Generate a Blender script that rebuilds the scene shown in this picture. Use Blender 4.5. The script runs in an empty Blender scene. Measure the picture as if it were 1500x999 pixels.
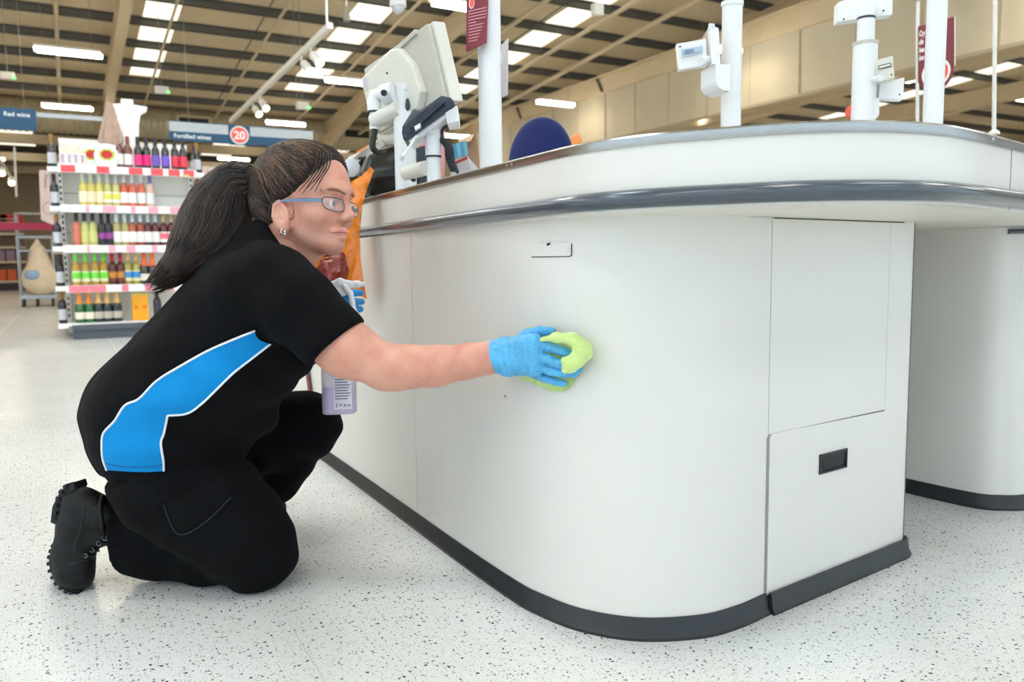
import bpy, bmesh, math, random
import numpy as np
from mathutils import Vector, Matrix
from mathutils.bvhtree import BVHTree
random.seed(7); rng = np.random.default_rng(7)
scene = bpy.context.scene
COL = scene.collection

# ------------------------------------------------------------------ camera
CAM_H = 0.66; FPX = 1150.0; CX, CY = 750.0, 499.5
yaw = math.radians(29.5); pitch = math.radians(5.69); roll = 0.013
_F0 = np.array([math.sin(yaw), math.cos(yaw), 0.]); _R0 = np.array([math.cos(yaw), -math.sin(yaw), 0.]); _Z = np.array([0, 0, 1.])
VF = _F0*math.cos(pitch) - _Z*math.sin(pitch); _U0 = _Z*math.cos(pitch) + _F0*math.sin(pitch)
VR = _R0*math.cos(roll) - _U0*math.sin(roll); VU = _U0*math.cos(roll) + _R0*math.sin(roll)
VC = np.array([0, 0, CAM_H])
cam_d = bpy.data.cameras.new('camera'); cam = bpy.data.objects.new('camera', cam_d); COL.objects.link(cam)
cam.matrix_world = Matrix(((VR[0], VU[0], -VF[0], VC[0]), (VR[1], VU[1], -VF[1], VC[1]), (VR[2], VU[2], -VF[2], VC[2]), (0, 0, 0, 1)))
cam_d.sensor_width = 36.0; cam_d.lens = FPX*36.0/1500.0; cam_d.clip_start = 0.05; cam_d.clip_end = 200
cam_d.dof.use_dof = True; cam_d.dof.focus_distance = 1.62; cam_d.dof.aperture_fstop = 5.0
scene.camera = cam

# ------------------------------------------------------------------ light
world = bpy.data.worlds.new('world'); scene.world = world; world.use_nodes = True
bg = world.node_tree.nodes['Background']; bg.inputs[0].default_value = (0.72, 0.87, 1.0, 1); bg.inputs[1].default_value = 1.6
LAMP_STRENGTH = 32.0; FILL_LAMP_STRENGTH = 19.0; LAMP_COLOR = (1.0, 0.88, 0.70); FILL_LAMP_COLOR = (0.80, 0.92, 1.0)
SKYLIGHT_STRENGTH = 1.15
scene.view_settings.view_transform = 'Standard'; scene.view_settings.look = 'None'
scene.view_settings.exposure = 0.04; scene.view_settings.gamma = 1.0; scene.view_settings.use_curve_mapping = False
scene.cycles.use_denoising = True; scene.cycles.use_adaptive_sampling = True; scene.cycles.adaptive_threshold = 0.02
scene.cycles.max_bounces = 8; scene.cycles.diffuse_bounces = 5; scene.cycles.sample_clamp_indirect = 8.0

# ------------------------------------------------------------------ helpers
def ray(x, y): return VF + VR*((x-CX)/FPX) - VU*((y-CY)/FPX)
def P(x, y, t): return VC + ray(x, y)*t           # a point of the photograph at distance t
def at_y(x, y, Y): d = ray(x, y); return VC + d*(Y/d[1])
def at_x(x, y, X): d = ray(x, y); return VC + d*(X/d[0])
def at_z(x, y, z): d = ray(x, y); return VC + d*((z-CAM_H)/d[2])
def V(a): return Vector((float(a[0]), float(a[1]), float(a[2])))
def lin(c):
    c = c/255.0
    return c/12.92 if c <= 0.04045 else ((c+0.055)/1.055)**2.4
def rgb(*c): return (lin(c[0]), lin(c[1]), lin(c[2]), 1.0)

MATS = {}
def mat(name, col, rough=0.5, metal=0.0, spec=0.5, noise=0.04, nscale=30.0, bump=0.0, bscale=60.0, emit=None, strength=0.0,
        coat=0.0, sss=0.0, sheen=0.0, trans=0.0, alpha=1.0, stretch=None, stops=None):
    if name in MATS: return MATS[name]
    m = bpy.data.materials.new(name); m.use_nodes = True; nt = m.node_tree; b = nt.nodes['Principled BSDF']
    base = rgb(*col)
    tc = nt.nodes.new('ShaderNodeTexCoord'); mp = nt.nodes.new('ShaderNodeMapping'); nt.links.new(tc.outputs['Object'], mp.inputs[0])
    if stretch: mp.inputs['Scale'].default_value = stretch
    nz = nt.nodes.new('ShaderNodeTexNoise'); nz.inputs['Scale'].default_value = nscale; nz.inputs['Detail'].default_value = 4
    nt.links.new(mp.outputs[0], nz.inputs['Vector'])
    cr = nt.nodes.new('ShaderNodeValToRGB'); nt.links.new(nz.outputs['Fac'], cr.inputs[0])
    if stops:
        while len(cr.color_ramp.elements) < len(stops): cr.color_ramp.elements.new(0.5)
        for e, (p, c) in zip(cr.color_ramp.elements, stops): e.position = p; e.color = rgb(*c)
    else:
        cr.color_ramp.elements[0].position = 0.3; cr.color_ramp.elements[1].position = 0.7
        cr.color_ramp.elements[0].color = tuple(max(0, c*(1-noise)) for c in base[:3])+(1,)
        cr.color_ramp.elements[1].color = tuple(min(1, c*(1+noise)) for c in base[:3])+(1,)
    nt.links.new(cr.outputs[0], b.inputs['Base Color'])
    b.inputs['Roughness'].default_value = rough; b.inputs['Metallic'].default_value = metal
    b.inputs['Specular IOR Level'].default_value = spec
    b.inputs['Coat Weight'].default_value = coat; b.inputs['Coat Roughness'].default_value = 0.12
    if sss: b.inputs['Subsurface Weight'].default_value = sss; b.inputs['Subsurface Radius'].default_value = (0.012, 0.005, 0.003); b.inputs['Subsurface Scale'].default_value = 0.6
    if sheen: b.inputs['Sheen Weight'].default_value = sheen
    if trans: b.inputs['Transmission Weight'].default_value = trans; b.inputs['IOR'].default_value = 1.3
    if alpha < 1: b.inputs['Alpha'].default_value = alpha
    if emit is not None:
        b.inputs['Emission Color'].default_value = tuple(emit)+(1,); b.inputs['Emission Strength'].default_value = strength
    if bump:
        bn = nt.nodes.new('ShaderNodeTexNoise'); bn.inputs['Scale'].default_value = bscale; bn.inputs['Detail'].default_value = 5
        nt.links.new(mp.outputs[0], bn.inputs['Vector'])
        bp = nt.nodes.new('ShaderNodeBump'); bp.inputs['Strength'].default_value = bump; bp.inputs['Distance'].default_value = 0.01
        nt.links.new(bn.outputs['Fac'], bp.inputs['Height']); nt.links.new(bp.outputs[0], b.inputs['Normal'])
    MATS[name] = m
    return m

class MB:
    def __init__(s): s.v = []; s.f = []
    def add(s, vs, fs):
        n = len(s.v); s.v += [tuple(float(c) for c in v) for v in vs]; s.f += [tuple(i+n for i in f) for f in fs]; return s
    def box(s, lo, hi):
        x0, y0, z0 = lo; x1, y1, z1 = hi
        return s.add([(x0,y0,z0),(x1,y0,z0),(x1,y1,z0),(x0,y1,z0),(x0,y0,z1),(x1,y0,z1),(x1,y1,z1),(x0,y1,z1)],
                     [(0,3,2,1),(4,5,6,7),(0,1,5,4),(1,2,6,5),(2,3,7,6),(3,0,4,7)])
    def slab(s, quad, vec):             # a polygon given thickness along vec
        q = [np.array(p, float) for p in quad]; w = [p+np.array(vec, float) for p in q]; n = len(q)
        nrm = sum(np.cross(q[i]-q[0], q[(i+1) % n]-q[0]) for i in range(1, n-1))
        flip = np.dot(nrm, np.array(vec, float)) > 0
        fs = [tuple(range(n)), tuple(reversed(range(n, 2*n)))] + [(i, i+n, (i+1) % n+n, (i+1) % n) for i in range(n)]
        if flip: fs = [tuple(reversed(f)) for f in fs]
        return s.add(q+w, fs)
    def tube(s, pts, r, n=10, caps=True):
        pts = [np.array(p, float) for p in pts]; m = len(pts)
        rr = r if hasattr(r, '__len__') else [r]*m
        vs = []; up = None
        for i, p in enumerate(pts):
            t = pts[min(i+1, m-1)]-pts[max(i-1, 0)]; t = t/(np.linalg.norm(t)+1e-12)
            if up is None:
                a = np.array([0, 0, 1.]) if abs(t[2]) < .9 else np.array([1., 0, 0]); up = a
            u = up-t*np.dot(up, t)
            if np.linalg.norm(u) < 1e-6: u = np.cross(t, [1., .3, .2])
            u /= np.linalg.norm(u); w = np.cross(t, u); up = u
            for k in range(n):
                a = 2*math.pi*k/n; vs.append(p+rr[i]*(u*math.cos(a)+w*math.sin(a)))
        fs = [(i*n+k, i*n+(k+1) % n, (i+1)*n+(k+1) % n, (i+1)*n+k) for i in range(m-1) for k in range(n)]
        if caps: fs += [tuple(reversed(range(n))), tuple(range((m-1)*n, m*n))]
        return s.add(vs, fs)
    def lathe(s, prof, n=16, c=(0, 0, 0)):
        vs = []; m = len(prof)
        for r, z in prof:
            for k in range(n):
                a = 2*math.pi*k/n; vs.append((c[0]+r*math.cos(a), c[1]+r*math.sin(a), c[2]+z))
        fs = [(i*n+k, i*n+(k+1) % n, (i+1)*n+(k+1) % n, (i+1)*n+k) for i in range(m-1) for k in range(n)]
        fs += [tuple(reversed(range(n))), tuple(range((m-1)*n, m*n))]
        return s.add(vs, fs)
    def ball(s, c, r, n=14, axes=None):
        c = np.array(c, float); r = np.array(r if hasattr(r, '__len__') else (r, r, r), float)
        A = np.eye(3) if axes is None else np.array(axes)
        vs = []; m = n//2
        for i in range(m+1):
            th = math.pi*(i+.02 if i == 0 else (i-.02 if i == m else i))/m
            for k in range(n):
                a = 2*math.pi*k/n; l = np.array([math.sin(th)*math.cos(a), math.sin(th)*math.sin(a), -math.cos(th)])*r
                vs.append(c+l[0]*A[0]+l[1]*A[1]+l[2]*A[2])
        fs = [(i*n+k, i*n+(k+1) % n, (i+1)*n+(k+1) % n, (i+1)*n+k) for i in range(m) for k in range(n)]
        fs += [tuple(reversed(range(n))), tuple(range(m*n, (m+1)*n))]
        return s.add(vs, fs)
    def sheet(s, path, z0, z1, th, closed=False):   # a wall standing on a plan path, thickness to the right-hand side of travel
        p = np.array(path, float); m = len(p); t = np.gradient(p, axis=0); t /= np.linalg.norm(t, axis=1)[:, None]
        nr = np.stack([t[:, 1], -t[:, 0]], 1); q = p+nr*th
        vs = [(a[0], a[1], z0) for a in p]+[(a[0], a[1], z1) for a in p]+[(a[0], a[1], z0) for a in q]+[(a[0], a[1], z1) for a in q]
        fs = []
        for i in range(m-1):
            fs += [(i, i+m, i+m+1, i+1), (i+2*m, i+2*m+1, i+3*m+1, i+3*m), (i+m, i+3*m, i+3*m+1, i+m+1), (i, i+1, i+2*m+1, i+2*m)]
        fs += [(0, 2*m, 3*m, m), (m-1, 2*m-1, 4*m-1, 3*m-1)]
        return s.add(vs, fs)
    def profile_sweep(s, path, prof):   # closed (offset, z) profile swept along a plan path; offset is to the LEFT of travel
        p = np.array(path, float); m = len(p); t = np.gradient(p, axis=0); t /= np.linalg.norm(t, axis=1)[:, None]
        nl = np.stack([-t[:, 1], t[:, 0]], 1); n = len(prof); vs = []
        for i in range(m):
            for o, z in prof: vs.append((p[i, 0]+nl[i, 0]*o, p[i, 1]+nl[i, 1]*o, z))
        fs = [(i*n+k, i*n+(k+1) % n, (i+1)*n+(k+1) % n, (i+1)*n+k) for i in range(m-1) for k in range(n)]
        fs += [tuple(reversed(range(n))), tuple(range((m-1)*n, m*n))]
        return s.add(vs, fs)

ORG = {}
def root(name, loc, label=None, cat=None, group=None, kind=None):
    o = bpy.data.objects.new(name, None); COL.objects.link(o); o.location = V(loc); o.empty_display_size = 0.1
    ORG[o.name] = np.array(loc, float); props(o, label, cat, group, kind); return o
def props(o, label=None, cat=None, group=None, kind=None):
    if label: o['label'] = label
    if cat: o['category'] = cat
    if group: o['group'] = group
    if kind: o['kind'] = kind
    return o
def obj(name, mb, m, parent=None, label=None, cat=None, group=None, kind=None, smooth=False, bevel=0.0, recalc=True):
    """links one mesh; its vertices are given in world space"""
    me = bpy.data.meshes.new(name)
    org = ORG.get(parent.name, np.zeros(3)) if parent else np.zeros(3)
    own = np.zeros(3)
    vs = np.array(mb.v, float).reshape(-1, 3)
    if not parent and len(vs):
        own = np.array([(vs[:, 0].min()+vs[:, 0].max())/2, (vs[:, 1].min()+vs[:, 1].max())/2, vs[:, 2].min()])
    vs = vs-org-own
    me.from_pydata([tuple(v) for v in vs], [], mb.f)
    if recalc:
        bm = bmesh.new(); bm.from_mesh(me); bmesh.ops.recalc_face_normals(bm, faces=bm.faces)
        if bevel: bmesh.ops.bevel(bm, geom=[e for e in bm.edges if len(e.link_faces) == 2 and e.calc_face_angle(0) > 0.6], offset=bevel, segments=2, profile=0.6, affect='EDGES', clamp_overlap=True)
        bm.to_mesh(me); bm.free()
    if smooth:
        me.polygons.foreach_set('use_smooth', [True]*len(me.polygons))
        if smooth == 'auto':
            me.set_sharp_from_angle(angle=math.radians(38))
    for mm in (m if isinstance(m, (list, tuple)) else [m]): me.materials.append(mm)
    o = bpy.data.objects.new(name, me); COL.objects.link(o)
    if parent: o.parent = parent; ORG[o.name] = org
    else: o.location = V(own); ORG[o.name] = own
    props(o, label, cat, group, kind)
    return o
def cyl(a, b, r, n=16, r2=None): return MB().tube([a, b], [r, r if r2 is None else r2], n)
def copy_tree(o, loc, parent=None):
    c = o.copy(); COL.objects.link(c)
    if parent: c.parent = parent
    if loc is not None: c.location = V(loc)
    for ch in o.children: copy_tree(ch, None, c)
    return c
def text_mesh(name, s, m, origin, ex, ey, size, parent, extrude=0.0006, align='LEFT', bold=0.0, spacing=1.0):
    """flat lettering: baseline start at origin, ex along the line, ey up (world vectors)"""
    cu = bpy.data.curves.new(name, 'FONT'); cu.body = s; cu.size = size; cu.extrude = extrude; cu.align_x = align; cu.offset = bold; cu.space_character = spacing; cu.resolution_u = 3
    to = bpy.data.objects.new(name, cu); COL.objects.link(to)
    dg = bpy.context.evaluated_depsgraph_get(); me = bpy.data.meshes.new_from_object(to.evaluated_get(dg))
    bpy.data.objects.remove(to)
    ex = np.array(ex, float); ex /= np.linalg.norm(ex); ey = np.array(ey, float); ey -= ex*np.dot(ex, ey); ey /= np.linalg.norm(ey); ez = np.cross(ex, ey)
    org = ORG.get(parent.name, np.zeros(3))
    A = Matrix(((ex[0], ey[0], ez[0], origin[0]-org[0]), (ex[1], ey[1], ez[1], origin[1]-org[1]), (ex[2], ey[2], ez[2], origin[2]-org[2]), (0, 0, 0, 1)))
    me.transform(A); me.materials.clear(); me.materials.append(m)
    o = bpy.data.objects.new(name, me); COL.objects.link(o); o.parent = parent; return o
def spline(pts, n=8):
    p = [np.array(q, float) for q in pts]; out = []
    for i in range(len(p)-1):
        p0 = p[i-1] if i else 2*p[0]-p[1]; p1 = p[i]; p2 = p[i+1]; p3 = p[i+2] if i+2 < len(p) else 2*p[-1]-p[-2]
        for k in range(n):
            t = k/n; out.append(.5*((2*p1)+(-p0+p2)*t+(2*p0-5*p1+4*p2-p3)*t*t+(-p0+3*p1-3*p2+p3)*t**3))
    out.append(p[-1]); return np.array(out)

# ------------------------------------------------------------------ implicit surfaces (for the person, gloves, cloth)
class Field:
    def __init__(s, lo, hi, h):
        s.h = h; s.lo = np.array(lo, float); n = np.ceil((np.array(hi, float)-s.lo)/h).astype(int)+1
        s.ax = [(s.lo[i]+h*np.arange(n[i])).astype(np.float32) for i in range(3)]
        s.F = np.full(tuple(n), 0.05, np.float32)
    def sub(s, lo, hi):
        sl = []
        for i in range(3):
            a = max(0, int((lo[i]-s.lo[i])/s.h)); b = min(len(s.ax[i]), int((hi[i]-s.lo[i])/s.h)+2)
            if b <= a: return None
            sl.append(slice(a, b))
        return tuple(sl)
    def grid(s, sl): return s.ax[0][sl[0]][:, None, None], s.ax[1][sl[1]][None, :, None], s.ax[2][sl[2]][None, None, :]
    def blend(s, sl, d, k, op='u'):
        a = s.F[sl]
        if op == 'u':
            h = np.maximum(k-np.abs(a-d), 0)/k; s.F[sl] = np.minimum(a, d)-h*h*k*.25
        else:
            h = np.maximum(k-np.abs(a+d), 0)/k; s.F[sl] = np.maximum(a, -d)+h*h*k*.25
    def cone(s, a, b, ra, rb, k=0.02, op='u'):
        a = np.array(a, float); b = np.array(b, float); m = max(ra, rb)+k+3*s.h+.012
        sl = s.sub(np.minimum(a, b)-m, np.maximum(a, b)+m)
        if sl is None: return
        X, Y, Z = s.grid(sl); ab = b-a; L = float(ab@ab)+1e-12
        t = np.clip(((X-a[0])*ab[0]+(Y-a[1])*ab[1]+(Z-a[2])*ab[2])/L, 0, 1)
        d = np.sqrt((X-a[0]-t*ab[0])**2+(Y-a[1]-t*ab[1])**2+(Z-a[2]-t*ab[2])**2)-(ra+(rb-ra)*t)
        s.blend(sl, d.astype(np.float32), k, op)
    def ell(s, c, r, axes=None, k=0.02, op='u'):
        c = np.array(c, float); m = max(r)+k+3*s.h+.012; sl = s.sub(c-m, c+m)
        if sl is None: return
        A = np.eye(3) if axes is None else np.array(axes); X, Y, Z = s.grid(sl); X = X-c[0]; Y = Y-c[1]; Z = Z-c[2]
        l = [(X*A[i, 0]+Y*A[i, 1]+Z*A[i, 2]) for i in range(3)]
        k0 = np.sqrt(sum((l[i]/r[i])**2 for i in range(3))); k1 = np.sqrt(sum((l[i]/r[i]**2)**2 for i in range(3)))+1e-9
        s.blend(sl, (k0*(k0-1)/k1).astype(np.float32), k, op)
    def chain(s, pts, k=0.02):
        w = [(P(x, y, t), r*t/FPX) for x, y, t, r in pts]
        for (a, ra), (b, rb) in zip(w[:-1], w[1:]): s.cone(a, b, ra, rb, k)
    def full(s): return s.grid((slice(None),)*3)
    def mesh(s, smooth=2):
        F = s.F; ins = F < 0; n = F.shape
        c = np.zeros((n[0]-1, n[1]-1, n[2]-1), np.int8)
        for i in (0, 1):
            for j in (0, 1):
                for k in (0, 1): c += ins[i:n[0]-1+i, j:n[1]-1+j, k:n[2]-1+k]
        act = (c > 0) & (c < 8); I = np.argwhere(act); idx = np.full(act.shape, -1, np.int64); idx[act] = np.arange(len(I))
        acc = np.zeros((len(I), 3)); cnt = np.zeros(len(I)); cor = [(i, j, k) for i in (0, 1) for j in (0, 1) for k in (0, 1)]
        for a in cor:
            for ax in range(3):
                if a[ax]: continue
                b = list(a); b[ax] = 1
                fa = F[I[:, 0]+a[0], I[:, 1]+a[1], I[:, 2]+a[2]]; fb = F[I[:, 0]+b[0], I[:, 1]+b[1], I[:, 2]+b[2]]
                m = (fa < 0) != (fb < 0); t = np.where(m, fa/np.where(m, fa-fb, 1), 0); p = np.array(a, float)[None, :].repeat(len(I), 0); p[:, ax] += t
                acc += p*m[:, None]; cnt += m
        vs = s.lo+(I+acc/cnt[:, None])*s.h
        fs = []
        for ax in range(3):
            u, w = [(1, 2), (2, 0), (0, 1)][ax]
            sa = [slice(None)]*3; sb = [slice(None)]*3; sa[ax] = slice(0, -1); sb[ax] = slice(1, None)
            A = ins[tuple(sa)]; B = ins[tuple(sb)]; E = np.argwhere(A != B)
            ok = (E[:, u] > 0) & (E[:, w] > 0) & (E[:, u] < n[u]-1) & (E[:, w] < n[w]-1); E = E[ok]
            q = []
            for du, dw in ((-1, -1), (0, -1), (0, 0), (-1, 0)):
                e = E.copy(); e[:, u] += du; e[:, w] += dw; q.append(idx[e[:, 0], e[:, 1], e[:, 2]])
            q = np.stack(q, 1); keep = A[E[:, 0], E[:, 1], E[:, 2]]; q[~keep] = q[~keep][:, ::-1]; fs.append(q)
        fs = np.concatenate(fs); fs = fs[(fs >= 0).all(1)]
        for _ in range(smooth):
            s2 = np.zeros_like(vs); c2 = np.zeros(len(vs))
            for k in range(4):
                a = fs[:, k]; b = fs[:, (k+1) % 4]
                np.add.at(s2, a, vs[b]); np.add.at(c2, a, 1); np.add.at(s2, b, vs[a]); np.add.at(c2, b, 1)
            vs = vs*.5+.5*s2/np.maximum(c2, 1)[:, None]
        return vs, fs
class RawMesh:
    def __init__(s, vs, fs): s.v = vs; s.f = fs
def field_obj(name, fld, m, parent, smooth=2, **kw):
    vs, fs = fld.mesh(smooth); org = ORG.get(parent.name, np.zeros(3)) if parent else np.zeros(3)
    me = bpy.data.meshes.new(name); nv = len(vs); nf = len(fs)
    me.vertices.add(nv); me.vertices.foreach_set('co', (vs-org).astype(np.float32).ravel())
    me.loops.add(nf*4); me.loops.foreach_set('vertex_index', fs.astype(np.int32).ravel())
    me.polygons.add(nf); me.polygons.foreach_set('loop_start', np.arange(nf, dtype=np.int32)*4)
    me.polygons.foreach_set('use_smooth', np.ones(nf, bool)); me.update(calc_edges=True); me.validate()
    me.materials.append(m); o = bpy.data.objects.new(name, me); COL.objects.link(o)
    if parent: o.parent = parent; ORG[o.name] = org
    else: ORG[o.name] = np.zeros(3)
    props(o, **kw)
    bvh = BVHTree.FromPolygons([Vector(v) for v in vs], [tuple(int(i) for i in f) for f in fs])
    return o, bvh
def cast(bvh, x, y):
    """where the line of sight through (x, y) meets a surface, with its normal"""
    d = V(ray(x, y)).normalized(); h = bvh.ray_cast(V(VC), d)
    if h[0] is None: return None, None
    n = h[1] if h[1].dot(d) < 0 else -h[1]
    return np.array(h[0]), np.array(n)
def inside(x, y, poly):
    r = False; j = len(poly)-1
    for i in range(len(poly)):
        (xi, yi), (xj, yj) = poly[i], poly[j]
        if (yi > y) != (yj > y) and x < (xj-xi)*(y-yi)/(yj-yi)+xi: r = not r
        j = i
    return r
def patch(bvh, poly, off, step=4.0, thick=0.0):
    """a piece of cloth or print laid on a surface: polygon outline, triangulated inside, dropped on the surface"""
    bm = bmesh.new(); loop = []
    pl = np.array(poly, float)
    for a, b in zip(pl, np.roll(pl, -1, 0)):
        n = max(1, int(np.linalg.norm(b-a)/step))
        loop += [a+(b-a)*i/n for i in range(n)]
    vb = [bm.verts.new((p[0], p[1], 0)) for p in loop]; bm.faces.new(vb)
    lo = pl.min(0); hi = pl.max(0)
    for ax in (0, 1):
        k = lo[ax]+step
        while k < hi[ax]:
            no = (1, 0, 0) if ax == 0 else (0, 1, 0); co = (k, 0, 0) if ax == 0 else (0, k, 0)
            bmesh.ops.bisect_plane(bm, geom=list(bm.verts)+list(bm.edges)+list(bm.faces), plane_co=co, plane_no=no, dist=1e-5); k += step
    bmesh.ops.triangulate(bm, faces=[f for f in bm.faces if len(f.verts) > 4])
    bm.verts.ensure_lookup_table(); vs = []; last = None
    for v in bm.verts:
        p, n = cast(bvh, v.co.x, v.co.y)
        if p is None: p, n = (last if last else (P(v.co.x, v.co.y, 1.6), -VF)); 
        else: last = (p, n)
        vs.append(p+n*off-ray(v.co.x, v.co.y)*0.0)
    bm.verts.index_update(); fs = [tuple(v.index for v in f.verts) for f in bm.faces]; bm.free()
    mb = MB().add(vs, fs); return mb
def path_on(bvh, pts, off, n=6):
    out = []
    for x, y in spline([(a[0], a[1], 0) for a in pts], n)[:, :2]:
        p, nn = cast(bvh, x, y)
        if p is not None: out.append(p+nn*off)
    return out

# ================================================================== the hall
def floor_material():
    m = bpy.data.materials.new('terrazzo_vinyl'); m.use_nodes = True; nt = m.node_tree; b = nt.nodes['Principled BSDF']
    L = nt.links.new; tc = nt.nodes.new('ShaderNodeTexCoord')
    nz = nt.nodes.new('ShaderNodeTexNoise'); nz.inputs['Scale'].default_value = 90; nz.inputs['Detail'].default_value = 2; L(tc.outputs['Object'], nz.inputs['Vector'])
    mx = nt.nodes.new('ShaderNodeVectorMath'); mx.operation = 'MULTIPLY_ADD'; mx.inputs[1].default_value = (.011, .011, 0); L(nz.outputs['Color'], mx.inputs[0]); L(tc.outputs['Object'], mx.inputs[2])
    base = nt.nodes.new('ShaderNodeTexNoise'); base.inputs['Scale'].default_value = 2.2; base.inputs['Detail'].default_value = 6; L(tc.outputs['Object'], base.inputs['Vector'])
    cr = nt.nodes.new('ShaderNodeValToRGB'); cr.color_ramp.elements[0].position = .3; cr.color_ramp.elements[1].position = .7
    cr.color_ramp.elements[0].color = rgb(219, 220, 218); cr.color_ramp.elements[1].color = rgb(230, 231, 229); L(base.outputs['Fac'], cr.inputs[0])
    prev = cr.outputs[0]
    for scale, thr, frac, col in ((190, .24, .45, (198, 199, 198)), (88, .17, .20, (112, 118, 124)), (66, .155, .10, (56, 62, 70)), (70, .16, .08, (186, 174, 142)), (150, .18, .30, (150, 155, 160))):
        vo = nt.nodes.new('ShaderNodeTexVoronoi'); vo.voronoi_dimensions = '2D'; vo.inputs['Scale'].default_value = scale; L(mx.outputs[0], vo.inputs['Vector'])
        lt = nt.nodes.new('ShaderNodeMath'); lt.operation = 'LESS_THAN'; lt.inputs[1].default_value = thr; L(vo.outputs['Distance'], lt.inputs[0])
        sp = nt.nodes.new('ShaderNodeSeparateColor'); L(vo.outputs['Color'], sp.inputs[0])
        l2 = nt.nodes.new('ShaderNodeMath'); l2.operation = 'LESS_THAN'; l2.inputs[1].default_value = frac; L(sp.outputs[0], l2.inputs[0])
        mu = nt.nodes.new('ShaderNodeMath'); mu.operation = 'MULTIPLY'; L(lt.outputs[0], mu.inputs[0]); L(l2.outputs[0], mu.inputs[1])
        mi = nt.nodes.new('ShaderNodeMix'); mi.data_type = 'RGBA'; L(mu.outputs[0], mi.inputs['Factor']); L(prev, mi.inputs['A']); mi.inputs['B'].default_value = rgb(*col)
        prev = mi.outputs['Result']
    L(prev, b.inputs['Base Color']); b.inputs['Roughness'].default_value = .22; b.inputs['Specular IOR Level'].default_value = .45
    bn = nt.nodes.new('ShaderNodeTexNoise'); bn.inputs['Scale'].default_value = 7; L(tc.outputs['Object'], bn.inputs['Vector'])
    bp = nt.nodes.new('ShaderNodeBump'); bp.inputs['Strength'].default_value = .06; bp.inputs['Distance'].default_value = .01; L(bn.outputs['Fac'], bp.inputs['Height']); L(bp.outputs[0], b.inputs['Normal'])
    return m
XL, XR, YF, YB = -9.0, 40.0, -7.0, 44.0
fl = root('floor', (0, 0, 0), kind='structure')
obj('floor_sheet', MB().box((XL, YF, -.1), (XR, YB, 0)), floor_material(), fl)
weld = mat('floor_weld', (205, 204, 198), .3)
for x in (-.62, .32, 1.42, 2.52): obj('weld_seam', MB().box((x, YF, 0), (x+.003, YB, .0004)), weld, fl)
for y in (.62, 2.6): obj('weld_seam', MB().box((XL, y, 0), (XR, y+.003, .0004)), weld, fl)

wallm = mat('painted_wall', (196, 178, 150), .8, noise=.03, nscale=1.5)
obj('wall_back', MB().box((XL, YB, 0), (XR, YB+.2, 6.5)), wallm, kind='structure')
wl = root('wall_left', (XL, 8, 0), kind='structure')      # framed opening towards the front is added, to light the counter's left side
frm = mat('shopfront_frame', (225, 225, 222), .4)
obj('solid_wall', MB().box((XL-.2, 7, 0), (XL, YB, 9)), wallm, wl); obj('header', MB().box((XL-.2, YF, 4.6), (XL, 7, 9)), wallm, wl)
for k in range(4): obj('mullion', MB().box((XL-.15, YF+k*3.5-.06, 0), (XL, YF+k*3.5+.06, 4.6)), frm, wl)
obj('wall_right', MB().box((XR, YF, 0), (XR+.2, YB, 9)), wallm, kind='structure')
wf = root('wall_front', (0, YF, 0), kind='structure')       # glazed shop front behind the photographer
frm = mat('shopfront_frame', (225, 225, 222), .4)
obj('header', MB().box((XL, YF-.2, 4.6), (XR, YF, 8.3)), wallm, wf)
for k in range(15): obj('mullion', MB().box((XL+k*4-.06, YF-.15, 0), (XL+k*4+.06, YF, 4.6)), frm, wf)
obj('transom', MB().box((XL, YF-.12, 2.5), (XR, YF-.02, 2.62)), frm, wf)

# ---- pitched roof: deck, purlins, rafters, rooflights
RS = .0787; RZ0 = 7.6; YV = 27.6
def rz(y): return RZ0-RS*y
ce = root('ceiling', (0, 0, 5), kind='structure')
deckm = mat('roof_deck', (214, 199, 170), .75, noise=.04, nscale=2.0, stretch=(6, .25, 1))
purm = mat('purlin_steel', (88, 86, 80), .55, noise=.1, nscale=3, spec=.4)
rafm = mat('rafter_paint', (214, 197, 166), .6, noise=.05, nscale=2)
skym = mat('rooflight_sheet', (235, 232, 220), .5, emit=(1.0, .95, .82), strength=SKYLIGHT_STRENGTH, noise=.02)
SKYX = [(-2.4, -1.65), (1.8, 2.5), (5.85, 6.7), (10.25, 11.1), (15.2, 16.1), (20.2, 21.1), (25.2, 26.1)]
def strip(mb, x0, x1, y0, y1, dz0, dz1):
    mb.slab([(x0, y0, rz(y0)+dz0), (x1, y0, rz(y0)+dz0), (x1, y1, rz(y1)+dz0), (x0, y1, rz(y1)+dz0)], (0, 0, dz1-dz0))
edges = [XL]+[e for s in SKYX for e in s]+[XR]
for a, b in zip(edges[0::2], edges[1::2]):
    mb = MB(); strip(mb, a, b, YF, YV, 0, .08); obj('roof_deck', mb, deckm, ce)
for a, b in SKYX:
    mb = MB(); strip(mb, a, b, YF, 8.0, 0, .08); strip(mb, a, b, 23.6, YV, 0, .08); obj('roof_deck', mb, deckm, ce)
    mb = MB(); strip(mb, a, b, 8.0, 23.6, .03, .05); obj('rooflight', mb, skym, ce)
PY = [YV-.9-1.47*k for k in range(23)]
for y in PY:
    z = rz(y)
    mb = MB(); mb.box((XL, y-.03, z-.165), (XR, y-.024, z-.005)); mb.box((XL, y-.03, z-.165), (XR, y+.05, z-.157)); mb.box((XL, y-.10, z-.013), (XR, y-.024, z-.005))
    obj('purlin', mb, purm, ce)
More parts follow.
